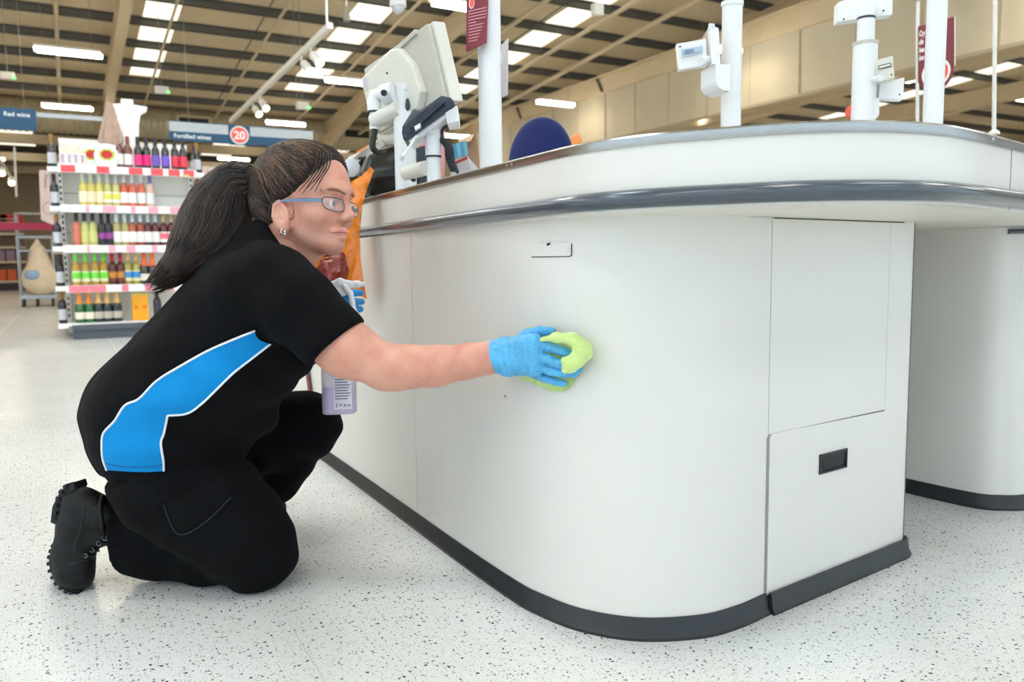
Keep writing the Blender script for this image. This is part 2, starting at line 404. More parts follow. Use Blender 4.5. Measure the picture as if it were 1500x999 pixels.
def beam_y(x, y0, y1, z0, z1, h, w, m):
    mb = MB()
    for dz, hh, ww in ((0, .02, w), (-h+.02, .02, w), (-h/2+.01, h-.02, .014)):
        a, b = z0+dz, z1+dz
        if hh > .05: lo0, hi0, lo1, hi1 = z0-h+.01, z0-.01, z1-h+.01, z1-.01
        else: lo0, hi0, lo1, hi1 = a-hh, a, b-hh, b
        mb.add([(x-ww/2, y0, lo0), (x+ww/2, y0, lo0), (x+ww/2, y0, hi0), (x-ww/2, y0, hi0), (x-ww/2, y1, lo1), (x+ww/2, y1, lo1), (x+ww/2, y1, hi1), (x-ww/2, y1, hi1)],
               [(0, 1, 2, 3), (7, 6, 5, 4), (0, 4, 5, 1), (1, 5, 6, 2), (2, 6, 7, 3), (3, 7, 4, 0)])
    return obj('rafter', mb, m, ce)
for x in (-5.2, 1.32, 7.85, 14.4, 20.9, 27.4):
    beam_y(x, YF, YV, rz(YF)-.2, rz(YV)-.2, .42, .22, rafm)
    mb = MB(); mb.add([(x-.1, 22.6, rz(22.6)-.6), (x+.1, 22.6, rz(22.6)-.6), (x-.1, YV, rz(YV)-.6), (x+.1, YV, rz(YV)-.6), (x-.1, YV, rz(YV)-1.15), (x+.1, YV, rz(YV)-1.15)], [(0, 1, 3, 2), (0, 4, 5, 1), (2, 3, 5, 4), (0, 2, 4), (1, 5, 3)])
    obj('haunch', mb, rafm, ce)
    if x not in (1.32, 7.85): obj('column', MB().box((x-.12, YV-.1, 0), (x+.12, YV+.1, rz(YV)-.3)), rafm, ce)
# far bay behind the valley, a little lower
for k in range(3):
    z = 5.45+.05*k
    obj('valley_beam', MB().box((XL, YV+.1+k*.35, z-.5), (XR, YV+.3+k*.35, z)), rafm, ce) if k == 0 else None
obj('far_roof_deck', MB().slab([(XL, YV, 5.5), (XR, YV, 5.5), (XR, YB, 5.9), (XL, YB, 5.9)], (0, 0, .1)), deckm, ce)
for k in range(10):
    y = YV+1.4+k*1.6; z = 5.5+.4*(y-YV)/(YB-YV)
    obj('purlin', MB().box((XL, y-.03, z-.22), (XR, y+.03, z)), purm, ce)
for y in (30.5, 35.5, 40.0): obj('cross_beam', MB().box((XL, y, 4.75), (XR, y+.2, 5.05)), rafm, ce)
for x in (-1.9, 5.4, 9.6): obj('rooflight', MB().box((x, YV+1, 5.46), (x+1.2, YV+9, 5.49)), skym, ce)
# conduits and cable trays under the roof
conm = mat('conduit_paint', (206, 192, 164), .6)
for x, y0, y1, dz, r in ((4.3, 9, 26.5, -.32, .035), (.16, 9, 26.2, -.32, .045), (2.27, 10, 25.6, -.32, .03), (12.0, 6, 25, -.42, .06), (10.95, 8, 24, -.34, .05), (6.75, 9, 25.5, -.3, .035), (8.9, 14, 26, -.5, .05)):
    obj('conduit', cyl((x, y0, rz(y0)+dz), (x, y1, rz(y1)+dz), r, 8), conm, ce)
for x, y0, y1 in ((3.9, 10, 24.8), (6.3, 9, 20), (9.6, 9, 20)):
    obj('thin_rod', cyl((x, y0, rz(y0)-.25), (x+.25, y1, rz(y1)-.25), .014, 6), purm, ce)

# ---- smoke curtain hanging along the right-hand bay, with its beam
cur = root('smoke_curtain', (12.5, 12, 3.8), 'large beige fabric smoke curtain hanging under the roof on the right', 'curtain')
curm = mat('curtain_fabric', (208, 200, 178), .8, noise=.05, nscale=1.2, bump=.25, bscale=2.5)
ys = list(np.arange(2.0, 27.5, 1.25))
for a, b in zip(ys[:-1], ys[1:]):
    n = 9; mb = MB(); vs = []
    for i in range(n):
        y = a+.002+(b-a-.004)*i/(n-1); dx = .02*math.sin(i*1.3+a*3)+.012*math.sin(i*2.9+a)
        vs += [(12.5+dx, y, 3.81), (12.5+dx*.3, y, 5.02)]
    mb.add(vs, [(2*i, 2*i+2, 2*i+3, 2*i+1) for i in range(n-1)])
    mb.add([(v[0]+.01, v[1], v[2]) for v in vs], [(2*i, 2*i+1, 2*i+3, 2*i+2) for i in range(n-1)])
    obj('curtain_panel', mb, curm, cur, smooth=True)
    obj('curtain_seam', MB().box((12.485, b-.008, 3.82), (12.515, b+.008, 5.02)), mat('curtain_seam', (178, 168, 144), .8), cur)
obj('bottom_bar', MB().box((12.47, 2, 3.76), (12.53, 27.2, 3.82)), mat('curtain_bar', (176, 164, 140), .6), cur)
vb = root('ceiling', (12.6, 0, 5), kind='structure')
obj('valley_girder', MB().box((12.45, YF, 5.02), (12.75, YV, 5.42)).box((12.35, YF, 5.42), (12.85, YV, 5.46)), rafm, vb)
for y in (6.3, 8.4, 12.8, 17.0, 21.2): obj('knee_brace', MB().slab([(12.44, y, 5.05), (12.44, y+.05, 5.05), (12.44, y+.28, 5.42), (12.44, y+.23, 5.42)], (-.05, 0, 0)), purm, vb)
# lower girders of the bay seen beneath the curtain
for x in (16.5, 21.0): obj('cross_girder', MB().box((x, YF, 4.6), (x+.3, YV, 5.0)), rafm, vb)

# ---- spiral duct along the back
du = root('ventilation_duct', (7, 26.6, 4.5), 'fat round ribbed ventilation duct running along the far roof edge', 'duct')
dm = mat('galvanised_duct', (186, 176, 150), .45, metal=.35, noise=.05, nscale=4)
prof = []; x = -9.0
while x < 12.2:
    prof += [(.46, x), (.46, x+.10), (.485, x+.12), (.485, x+.15)]; x += .17
mb = MB(); n = 20; vs = []
for r_, xx in prof:
    for k in range(n): a = 2*math.pi*k/n; vs.append((xx, 26.6+r_*math.cos(a), 5.02+r_*math.sin(a)))
m_ = len(prof); mb.add(vs, [(i*n+k, i*n+(k+1) % n, (i+1)*n+(k+1) % n, (i+1)*n+k) for i in range(m_-1) for k in range(n)])
obj('duct_tube', mb, dm, du, smooth='auto')
for x in (3.2, 8.35, -2.6):
    g = obj('grille_frame', MB().box((x, 26.06, 4.86), (x+1.0, 26.2, 5.24)), dm, du)
    obj('grille_slot', MB().box((x+.08, 26.045, 4.93), (x+.92, 26.075, 5.17)), mat('grille_dark', (38, 36, 34), .7), g)

# ---- strip lights
lampm = mat('lamp_tube', (255, 250, 240), .4, emit=LAMP_COLOR, strength=LAMP_STRENGTH, noise=.0)
housm = mat('lamp_housing', (225, 222, 214), .5); wirem = mat('wire_grey', (150, 142, 126), .5)
named = {(1, 2): 'long strip light hanging above the shelf of bottles, nearest on the left', (1, 3): 'strip light just above the navy sign at upper left',
         (2, 1): 'bright strip light cut by the top edge above the monitor', (2, 2): 'strip light left of the monitor, above the duct', (2, 3): 'strip light above the right end of the numbered aisle sign',
         (3, 2): 'strip light above the blue chair back'}
def strip_light(x, y, z, L, label, rz_top=True):
    r = root('strip_light', (x, y, z), label, 'ceiling light', 'suspended strip lights')
    obj('housing', MB().box((x-L/2, y-.11, z+.02), (x+L/2, y+.11, z+.07)), housm, r)
    obj('tube_lamp', MB().box((x-L/2+.01, y-.10, z-.05), (x+L/2-.01, y-.01, z+.02)), lampm, r); obj('tube_lamp', MB().box((x-L/2+.05, y+.01, z-.05), (x+L/2+.03, y+.10, z+.02)), lampm, r)
    top = rz(y) if y < YV else 5.5
    for dx in (-L/2+.15, L/2-.15): obj('suspension_wire', cyl((x+dx, y, z+.06), (x+dx, y, top), .004, 6), wirem, r)
for i in range(-2, 8):
    for j in range(-1, 4):
        x = .3+5.55*(i-1); y = 11.8+5.9*(j-1)
        if x < XL+1 or x > XR-2: continue
        strip_light(x, y, 4.8, 1.12, named.get((i, j), 'suspended strip light over the sales floor, beyond the hanging curtain or out of frame'))
fillm = mat('fill_lamp_tube', (250, 252, 255), .4, emit=FILL_LAMP_COLOR, strength=FILL_LAMP_STRENGTH, noise=.0)
for y in (-3.2, -.2, 2.8, 5.8, 8.6):                      # added rows of cool fill lamps, to brighten floor and counter from above
    for k in range(10):
        x = -13.5+2.75*k
        if x < XL+1 or (y > 4 and x > 3): continue
        r = root('fill_strip_light', (x, y, 4.25), 'added cool fill light hanging over the checkouts, above the picture', 'ceiling light', 'added fill lights over the checkouts')
        obj('housing', MB().box((x-.75, y-.13, 4.27), (x+.75, y+.13, 4.33)), housm, r); obj('tube_lamp', MB().box((x-.74, y-.11, 4.2), (x+.74, y-.02, 4.27)), fillm, r); obj('tube_lamp', MB().box((x-.74, y+.02, 4.2), (x+.74, y+.11, 4.27)), fillm, r)
        for dx in (-.6, .6): obj('suspension_wire', cyl((x+dx, y, 4.33), (x+dx, y, rz(y)), .004, 6), wirem, r)
strip_light(5.9, 32.0, 4.78, 1.15, 'low strip light in the far bay behind the ponytail')
strip_light(-2.2, 33.0, 4.5, 1.15, 'faint strip light in the far bay at the left edge')

# ---- track with spotlights, camera dome, emergency boxes, signs
whm = mat('white_fitting', (222, 220, 214), .45); spotm = mat('spot_glow', (255, 240, 210), .4, emit=(1, .85, .6), strength=9)
tr = root('track_light', P(412, 112, 12), 'white lighting track with four spotlights sloping behind the woman', 'track light')
ta, tb = P(484, 42, 9.2), P(338, 178, 14.6); ta[2] = tb[2] = (ta[2]+tb[2])/2; ta = at_z(484, 42, ta[2]); tb = at_z(338, 180, ta[2])
d_ = tb-ta; obj('track_rail', MB().slab([ta+[-.03, 0, 0], ta+[.03, 0, 0], tb+[.03, 0, 0], tb+[-.03, 0, 0]], (0, 0, .07)), whm, tr)
obj('drop_rod', cyl(ta+d_*.02, [ta[0], ta[1], rz(ta[1])], .012, 8), whm, tr)
for s in (.13, .20, .60, .68):
    c = ta+d_*s; e = c+np.array([.03, -.12, -.16]); h = obj('spotlight', MB().tube([c, c+[0, 0, -.06]], .012, 8).tube([e+[-.02, .06, .06], e+[.02, -.08, -.07]], [.05, .06], 12), whm, tr, smooth='auto')
    obj('spot_lamp', cyl(e+[.0205, -.0805, -.0705], e+[.023, -.087, -.077], .052, 12), spotm, h)
t2 = root('track_light', P(5, 240, 14), 'short lighting track with two spotlights at the left edge under the navy sign', 'track light')
a2 = P(-6, 225, 14.5); b2 = P(17, 273, 16.5); b2[2] = a2[2]; b2 = at_z(17, 262, a2[2])
obj('track_rail', MB().tube([a2, b2], .035, 6), whm, t2)
for px, py in ((3, 254), (17, 268)):
    c = P(px, py, 15); h = obj('spotlight', cyl(c+[0, .1, .08], c, .06, 10), whm, t2); obj('spot_lamp', MB().ball(c, .055, 10), spotm, h)
obj('hanging_rod', cyl(P(21, 215, 15), P(24, 288, 15), .02, 8), whm, label='thin pale rod hanging at the far left beyond the navy sign', cat='rod')

dc = root('camera_dome', P(583, 10, 6), 'white security camera dome hanging above the monitor', 'camera'); c = P(583, 10, 6)
obj('dome_housing', MB().lathe([(.03, .12), (.055, .10), (.062, .05), (.062, 0)], 16, c), whm, dc, smooth='auto'); obj('dome_glass', MB().ball(c-[0, 0, .0], (.052, .052, .055), 16), mat('dome_glass', (190, 192, 195), .12, coat=.6), dc, smooth=True)
obj('drop_rod', cyl(c+[0, 0, .1], [c[0], c[1], rz(c[1])], .015, 8), whm, dc)
grm = mat('green_led', (40, 255, 90), .4, emit=(.05, 1, .15), strength=3)
for px, py, lab in ((11, 111, 'small white emergency box with green light, far upper left'), (237, 132, 'small white emergency box with green light above the bottle shelf'), (443, 155, 'small white emergency box with green light left of the monitor')):
    c = P(px, py, 15); e = root('emergency_light', c, lab, 'emergency light', 'emergency lights under the roof')
    obj('case', MB().box(c-[.12, .05, .07], c+[.12, .05, .07]), whm, e, bevel=.01); obj('led', MB().box(c+[.09, -.06, -.05], c+[.135, -.045, -.02]), grm, e)
    obj('stem', cyl(c+[0, 0, .07], [c[0], c[1], rz(c[1])], .006, 8), wirem, e)
for px, py, t, lab in ((395, 42, 10, 'grey bell-shaped fitting under the roof near the rooflight'), (875, 14, 10, 'small white box fixed under the purlin above the chair')):
    c = P(px+75 if px < 400 else px, py-17 if px < 400 else py, t); e = root('roof_fitting', c, lab, 'fitting'); 
    if px < 400:
        c = P(508, 24, t); e.location = V(c); ORG[e.name] = c
        obj('bell', MB().lathe([(.045, -.06), (.045, .0), (.02, .06), (.012, .12)], 12, c), mat('fitting_grey', (140, 132, 118), .5), e, smooth='auto')
    else: obj('case', MB().box(c-[.07, .05, .07], c+[.07, .05, .07]), whm, e, bevel=.01)
    obj('stem', cyl(c+[0, 0, .05], [c[0], c[1], rz(c[1])], .01, 8), whm, e)

# ---- hanging aisle signs
navy = mat('sign_navy', (22, 74, 108), .5, noise=.02); sgrey = mat('sign_grey', (186, 190, 194), .5, noise=.02); swhite = mat('sign_white', (245, 245, 245), .5, noise=0); sred = mat('sign_coral', (236, 92, 74), .5, noise=.02)
SY = 11.0
sg = root('aisle_sign', (2.1, SY, 2.27), 'long blue and grey hanging aisle sign reading Fortified wines 20', 'sign')
obj('sign_board', MB().box((1.262, SY, 2.27), (3.1, SY+.04, 2.515)), navy, sg); obj('grey_band', MB().box((1.262, SY-.004, 2.385), (1.98, SY, 2.505)), sgrey, sg); obj('grey_band', MB().box((2.255, SY-.004, 2.385), (3.1, SY, 2.505)), sgrey, sg)
obj('number_plate', MB().box((1.985, SY-.01, 2.255), (2.25, SY, 2.515)), navy, sg)
def disc(c, r, th, n=32): return cyl(np.array(c), np.array(c)+[0, -th, 0], r, n)
obj('number_ring', disc((2.117, SY-.010, 2.385), .118, .004), swhite, sg); obj('number_disc', disc((2.117, SY-.0135, 2.385), .102, .004), sred, sg)
text_mesh('lettering', '20', swhite, (2.117, SY-.018, 2.335), (1, 0, 0), (0, 0, 1), .145, sg, align='CENTER', bold=.004)
text_mesh('lettering', 'Fortified wines', swhite, (1.31, SY-.002, 2.305), (1, 0, 0), (0, 0, 1), .075, sg, bold=.001)
for x in (1.5, 2.9): obj('hanger_wire', cyl((x, SY+.02, 2.5), (x, SY+.02, rz(SY)), .0025, 6), wirem, sg)
s2 = root('aisle_sign', (-.4, SY, 2.28), 'plain navy hanging aisle sign reading Red wine', 'sign')
obj('sign_board', MB().box((-1.3, SY, 2.285), (-.185, SY+.04, 2.53)), navy, s2); obj('grey_rail', MB().box((-.185, SY+.01, 2.45), (.75, SY+.035, 2.50)), sgrey, s2)
text_mesh('lettering', 'Red wine', swhite, (-.245, SY-.002, 2.435), (1, 0, 0), (0, 0, 1), .07, s2, align='RIGHT', bold=.001)
for x in (-1.1, -.3): obj('hanger_wire', cyl((x, SY+.02, 2.52), (x, SY+.02, rz(SY)), .0025, 6), wirem, s2)
burg = mat('sign_burgundy', (122, 26, 46), .5, noise=.03); orng = mat('sign_orange', (240, 84, 40), .45)
hx = P(1371, 80, 3.6); hs = root('hanging_sign', hx, 'burgundy round-bottomed hanging sign half hidden behind the slim white pole', 'sign')
ta_ = 3.75; tb_ = 3.45
_ha = P(1344, 39, ta_); _hn = np.cross(P(1398, 24, tb_)-_ha, VU); _hn /= np.linalg.norm(_hn)
def hp(px, py): d = ray(px, py); return VC+d*(((_ha-VC)@_hn)/(d@_hn))
out = [(1344, 39), (1398, 24)]+[(1398, 92)]+[(1371+27*math.cos(a), 100-.27*27*math.cos(a)*0+34*math.sin(a)-5*math.cos(a)) for a in np.linspace(0.1, math.pi-.1, 14)]+[(1344, 104)]
obj('sign_board', MB().slab([hp(*p) for p in out], VF*.012), burg, hs)
obj('sign_edge', MB().slab([hp(1398, 24), hp(1399.5, 23.6), hp(1399.5, 95), hp(1398, 95)], VF*.012), swhite, hs)
obj('emblem_ring', MB().slab([hp(1371+21*math.cos(a), 107+21*math.sin(a)-5*math.cos(a)) - VF*.003 for a in np.linspace(0, 2*math.pi, 28)[:-1]], VF*.002), swhite, hs)
obj('emblem_disc', MB().slab([hp(1371+17*math.cos(a), 107+17*math.sin(a)-4*math.cos(a)) - VF*.005 for a in np.linspace(0, 2*math.pi, 28)[:-1]], VF*.002), orng, hs)
ex = hp(1398, 24)-hp(1344, 39)
for s_, py in (('Cry', 54), ('cle', 66), ('hea', 77.5), ('loo', 89)): text_mesh('lettering', s_, swhite, hp(1345.5, py)-VF*.004, ex, VU, .034, hs, bold=.0012)
obj('hanger_rod', cyl(hp(1347, 38)+VF*.02, hp(1347, 178)+VF*.02, .008, 8), whm, hs); obj('hanger_rod', cyl(hp(1348, 0)+VF*.02, hp(1347, 38)+VF*.02, .008, 8), whm, hs)
obj('round_red_sign', MB().slab([P(1249+9*math.cos(a), 163+10*math.sin(a), 4.0) for a in np.linspace(0, 2*math.pi, 20)[:-1]], VF*.02), sred, label='small round red sign peeping out left of the thick display pole', cat='sign')
rp = root('hanging_rod', P(1456, 195, 3.2), 'thin grey rod hanging at far right with a small foot', 'rod'); obj('rod', cyl(P(1458, -30, 3.2), P(1456, 193, 3.2), .008, 8), whm, rp); obj('foot', MB().lathe([(.022, 0), (.02, .01), (.008, .02)], 10, P(1456, 197, 3.2)), whm, rp)

# ---- far end: shelving, red signs, roll cage with a sack
bs = root('wall_shelving', (-2.2, 29.3, 0), 'low open shelving with boxed goods at the far left end', 'shelving')
shm = mat('shelf_beige', (206, 192, 168), .6)
obj('back_panel', MB().box((-4.2, 29.75, 0), (-1.05, 29.85, 2.0)), mat('shelf_back', (126, 108, 98), .7), bs); obj('plinth', MB().box((-4.2, 29.1, 0), (-1.05, 29.8, .22)), mat('plinth_dark', (52, 50, 52), .6), bs)
for z in (.24, .85, 1.30, 1.72): obj('shelf', MB().box((-4.2, 29.1, z), (-1.05, 29.78, z+.07)), shm, bs)
goods = [mat('carton_orange', (216, 92, 34), .5), mat('carton_lilac', (150, 126, 150), .5), mat('carton_brown', (150, 96, 84), .5)]
for k in range(11):
    for z, mm, nm in ((.32, goods[0], 'orange carton, number'), (.93, goods[1], 'mauve carton')):
        x = -3.9+k*.26
        if x > -1.3: continue
        obj('goods_carton', MB().box((x, 29.2, z), (x+.22, 29.5, z+.33)), mm, label=('orange carton in the row on the bottom far shelf' if z < .5 else 'mauve carton in the row on the middle far shelf'), cat='carton', group=('orange cartons on the far shelf' if z < .5 else 'mauve cartons on the far shelf'))
obj('shelf_edge_banner', MB().box((-4.2, 15.9, 1.33), (.4, 15.92, 1.45)), mat('banner_crimson', (170, 30, 72), .5), label='thin crimson banner strip running behind the roll cage', cat='banner')
redp = mat('poster_red', (214, 62, 48), .6)
for x0, x1, lab in ((-3.0, -1.78, 'red wall sign cut off by the left picture edge'), (-1.55, -.98, 'red rounded wall sign beside the roll cage')):
    w = at_y(17 if x1 > -1.2 else -6, 326, 30)
    cx_ = w[0]; r_ = root('wall_sign', w, lab, 'sign'); obj('sign_board', MB().slab([w+[.33*a, 0, .26*b] for a, b in ((-.8, -1), (.8, -1), (1, -.7), (1, .7), (.8, 1), (-.8, 1), (-1, .7), (-1, -.7))], (0, .05, 0)), redp, r_)
    for k in range(3): obj('print_line', MB().box(w+[-.2, -.004, .1-.1*k], w+[.2, 0, .13-.1*k]), mat('poster_pale', (240, 190, 176), .6), r_)
CYg = 16.2
def cg(px, py, dy=0.0): return at_y(px, py, CYg+dy)
rc = root('roll_cage', cg(55, 452), 'grey steel roll cage trolley standing left of the bottle shelf', 'trolley')
stl = mat('cage_steel', (170, 176, 182), .35, metal=.6)
xa, xb = cg(31, 440)[0], cg(82, 440)[0]
for x, zt in ((xa, 1.62), (xb, 1.22)):
    for dy in (0, .6): obj('post', cyl((x, CYg+dy, .14), (x, CYg+dy, zt), .018, 8), stl, rc)
for z in (.20, .62, .98, 1.22): obj('rail', cyl((xa, CYg+.6, z), (xb, CYg+.6, z), .014, 6), stl, rc)
for z in (.98, 1.22): obj('rail', cyl((xa, CYg, z), (xb, CYg, z), .016, 6), stl, rc)
obj('top_rail', cyl((xa, CYg, 1.62), (xa+.42, CYg, 1.62), .02, 8), stl, rc); obj('platform', MB().box((xa-.02, CYg-.03, .14), (xb+.02, CYg+.63, .20)), stl, rc)
for x in (xa+.03, xa+.24, xb-.05):
    for dy in (.02, .58): obj('castor', cyl((x-.02, CYg+dy, .06), (x+.02, CYg+dy, .06), .06, 12), mat('castor_black', (40, 40, 42), .6), rc)
sk = Field((xa-.1, CYg-.3, .15), (xb+.3, CYg+.45, 1.3), .02)
for a, b, ra, rb in (((.30, .1, 1.2), (.30, .1, .95), .015, .13), ((.30, .1, .95), (.32, .1, .55), .13, .26), ((.24, .1, .48), (.42, .1, .46), .24, .24), ((.32, .1, .5), (.32, .1, .42), .26, .25)):
    sk.cone(np.array(a)+[xa, CYg, 0], np.array(b)+[xa, CYg, 0], ra, rb, .05)
so, _ = field_obj('plastic_sack', sk, mat('sack_film', (226, 206, 178), .35, noise=.08, nscale=6, bump=.3, bscale=14), None, label='cream plastic sack tied at the top hanging in the roll cage', cat='sack')
obj('blue_pack', MB().ball((xa+.20, CYg-.145, .56), (.13, .06, .09), 12), mat('pack_blue', (150, 176, 206), .4), so, label='pale blue pack showing through the film', smooth=True)

# ---- gondola with bottles
GY = 8.34
g = root('shelf_unit', (.59, GY+.2, 0), 'white supermarket end shelf of bottles with pink and white price strips', 'shelving')
gw = mat('gondola_white', (248, 246, 241), .5, noise=.02); gd = mat('gondola_plinth', (84, 90, 98), .5); slotm = mat('slot_dark', (50, 48, 46), .7)
obj('back_panel', MB().box((.02, GY+.42, .1), (1.16, GY+.45, 1.9)), gw, g)
for z in (.62, 1.0, 1.38): obj('panel_joint', MB().box((.04, GY+.418, z), (1.14, GY+.4205, z+.004)), slotm, g)
for x in (.0, 1.15):
    u = obj('upright', MB().box((x-.005, GY+.28, .05), (x+.03, GY+.42, 1.66)), gw, g)
    for k in range(26): obj('slot', MB().box((x+.004, GY+.277, .2+.055*k), (x+.02, GY+.282, .225+.055*k)), slotm, u)
obj('plinth', MB().box((.03, GY-.01, 0), (1.17, GY+.4, .115)), gd, g, bevel=.006); obj('plinth_lip', MB().box((.03, GY-.03, .085), (1.17, GY+.02, .135)), gd, g)
SZ = [1.600, 1.240, .870, .500, .150]
wt = mat('ticket_white', (244, 243, 246), .5, noise=0); pk = [mat('ticket_red', (232, 84, 92), .5), mat('ticket_pink', (245, 170, 186), .5), mat('ticket_pink', (245, 170, 186), .5), mat('ticket_rose', (238, 128, 146), .5)]
tk = [[.02, .14, .31, .42, .58, .70, .77, .88, .925, 1.03, 1.06, 1.16], [.02, .20, .235, .34, .46, .58, .62, .73, .82, .92, 1.02, 1.12, 1.16], [.02, .19, .215, .37, .43, .52, .60, .74, .79, .90, .95, 1.06, 1.10, 1.16], [.02, .19, .33, .46, .52, .66, .72, .86, .92, 1.04, 1.16]]
for i, z in enumerate(SZ):
    sh = obj('shelf', MB().box((.0, GY, z-.025), (1.18, GY+.42, z)), gw, g)
    if i < 4:
        obj('price_rail', MB().box((.0, GY-.012, z-.066), (1.18, GY, z+.004)), gw, sh)
        e = tk[i]
        for k, (a, b) in enumerate(zip(e[:-1], e[1:])):
            pink = (k % 2 == 0) if i in (0,) else (k % 2 == 1)
            if i == 3 and k == 0: pink = True
            obj('price_ticket', MB().box((a+.002, GY-.016, z-.062), (b-.002, GY-.012, z)), pk[i] if pink else wt, sh)
        obj('yellow_tag', MB().box((1.07, GY-.02, z-.064), (1.11, GY-.016, z-.045)), mat('tag_yellow', (240, 220, 110), .5), sh)
    for s_, x in ((-1, 0.0), (1, 1.18)):          # one-bottle shelves on the flanks
        obj('flank_shelf', MB().slab([(x, GY+.10, z-.05), (x+s_*.085, GY+.12, z-.05), (x+s_*.085, GY+1.6, z-.05), (x, GY+1.6, z-.05)], (0, 0, .045)), gw, g)
obj('flank_panel', MB().box((0.03, GY+.46, .05), (1.15, GY+1.7, 1.62)), mat('flank_brown', (116, 94, 80), .7), g)
# header post with wings
obj('header_post', MB().box((.56, GY+.1, 1.62), (.665, GY+.2, 2.255)), gw, g, bevel=.008)
for s_ in (-1, 1):
    x = .612+s_*.05; obj('header_wing', MB().slab([(x, GY+.13, 2.215), (x+s_*.125, GY+.13, 2.20), (x+s_*.115, GY+.13, 2.155), (x+s_*.06, GY+.13, 2.12), (x+s_*.04, GY+.13, 2.02), (x+s_*.035, GY+.13, 1.85), (x+s_*.045, GY+.13, 1.62), (x, GY+.13, 1.62)], (0, .03, 0)), gw, g)
fo = Field((.30, GY-.03, 1.6), (.62, GY+.3, 2.3), .012)
for k in range(5): fo.cone((.44+.012*k, GY+.1+.01*k, 2.2), (.36+.045*k, GY+.09+.02*(k % 2), 1.85), .012, .022, .012)
for k in range(4): fo.cone((.38+.04*k, GY+.1, 1.85), (.42+.035*k, GY+.1, 1.66), .024, .03, .012)
field_obj('folded_paper_drape', fo, mat('kraft_brown', (178, 150, 132), .6, noise=.12, nscale=14), None, label='brown crumpled paper drape beside the white header post', cat='drape')

glassc = {}
def gm(c): 
    k = 'bottle_glass_%d_%d_%d' % c
    return mat(k, c, .12, coat=.5, noise=.05, nscale=12)
def lm(c): return mat('bottle_paper_%d_%d_%d' % c, c, .5, noise=.03)
WINE = [(.030, 0), (.036, .004), (.037, .02), (.037, .17), (.033, .195), (.018, .222), (.0145, .24), (.0145, .285)]
CHAM = [(.036, 0), (.043, .005), (.044, .03), (.044, .12), (.038, .165), (.024, .205), (.017, .235), (.0155, .285)]
MESH = {}
def shared(key, mb, m, smooth='auto'):
    if key not in MESH:
        t = obj('temporary', mb, m, smooth=smooth, recalc=False); t.data.transform(Matrix.Translation(t.location)); MESH[key] = t.data; bpy.data.objects.remove(t)
    return MESH[key]
def bottle(x, y, z, kind, glass, cap, paper, label, accent=None, name='wine_bottle', s=1.0, group='bottles on the end shelf'):
    r = root(name, (x, y, z), label, 'bottle', group)
    prof = CHAM if kind == 'c' else WINE; rb = .044 if kind == 'c' else .037
    lz = (.035, .10) if kind == 'c' else (.035, .135)
    parts = [('glass_body', shared(('b', kind, glass), MB().lathe(prof, 14), gm(glass))),
             ('foil_cap', shared(('f', kind, cap), MB().lathe([(.0172, .225), (.0168, .25), (.0165, .30), (.014, .304)] if kind == 'w' else [(.034, .178), (.0255, .205), (.0195, .235), (.019, .30), (.017, .308)], 14), lm(cap)))]
    if paper: parts.append(('paper_label', shared(('p', kind, paper), MB().lathe([(rb+.0008, lz[0]), (rb+.0008, lz[1])], 14), lm(paper))))
    if accent: parts.append(('label_accent', shared(('a', kind, accent), MB().lathe([(rb+.0014, lz[0]+.03), (rb+.0014, lz[1]-.012)], 14) if kind == 'w' else MB().lathe([(rb+.0014, lz[0]), (rb+.0014, lz[0]+.03)], 14), lm(accent))))
    for n_, me in parts:
        o = bpy.data.objects.new(n_, me); COL.objects.link(o); o.parent = r
    r.scale = (s, s, s); return r
ORD = ['first', 'second', 'third', 'fourth', 'fifth', 'sixth', 'seventh', 'eighth', 'ninth', 'tenth', 'eleventh', 'twelfth', 'thirteenth', 'fourteenth', 'fifteenth', 'sixteenth']
def row(si, name_shelf, items, yy=.09):
    for k, (px, kind, glass, cap, paper, accent, desc) in enumerate(items):
        x = at_y(px, 300, GY+yy)[0]
        bottle(x, GY+yy, SZ[si], kind, glass, cap, paper, '%s, %s bottle from the left on the %s' % (desc, ORD[k], name_shelf), accent)
dk = (30, 24, 26); W = (240, 238, 234)
row(0, 'top shelf', [(179, 'w', (112, 48, 42), (170, 130, 130), W, None, 'red-brown bottle with white label'), (192, 'w', (112, 48, 42), (140, 70, 66), W, None, 'red-brown bottle with white label'),
    (207, 'w', dk, (34, 36, 48), (226, 52, 130), None, 'black bottle with bright pink label'), (219, 'w', dk, (34, 36, 48), (226, 40, 120), None, 'black bottle with bright pink label'),
    (232, 'w', dk, (34, 36, 48), (118, 92, 190), None, 'black bottle with purple label'), (246, 'w', dk, (34, 36, 48), (118, 84, 200), None, 'black bottle with purple label'),
    (260, 'w', dk, (34, 36, 48), (222, 60, 84), None, 'black bottle with red label'), (272, 'w', dk, (34, 36, 48), (222, 60, 84), None, 'black bottle with red label')])
yl = (204, 190, 96); ro = (206, 92, 62)
row(1, 'second shelf', [(123, 'w', yl, (206, 214, 196), (244, 230, 200), None, 'pale yellow bottle with cream label'), (135, 'w', yl, (206, 214, 196), (244, 226, 196), None, 'pale yellow bottle with cream label'), (147, 'w', yl, (214, 220, 200), (242, 222, 190), None, 'pale yellow bottle with cream label'),
    (159, 'w', (190, 184, 110), (206, 218, 210), W, (226, 222, 110), 'yellow bottle with banded label'), (171, 'w', (190, 184, 110), (206, 218, 210), W, (226, 222, 110), 'yellow bottle with banded label'),
    (183, 'w', ro, (214, 206, 206), W, None, 'coral rose bottle with white label'), (195, 'w', ro, (214, 212, 218), W, None, 'coral rose bottle with white label'), (208, 'w', ro, (214, 212, 218), W, None, 'coral rose bottle with white label'),
    (221, 'w', (214, 178, 160), (126, 108, 176), (228, 226, 234), None, 'blush bottle with purple cap')])
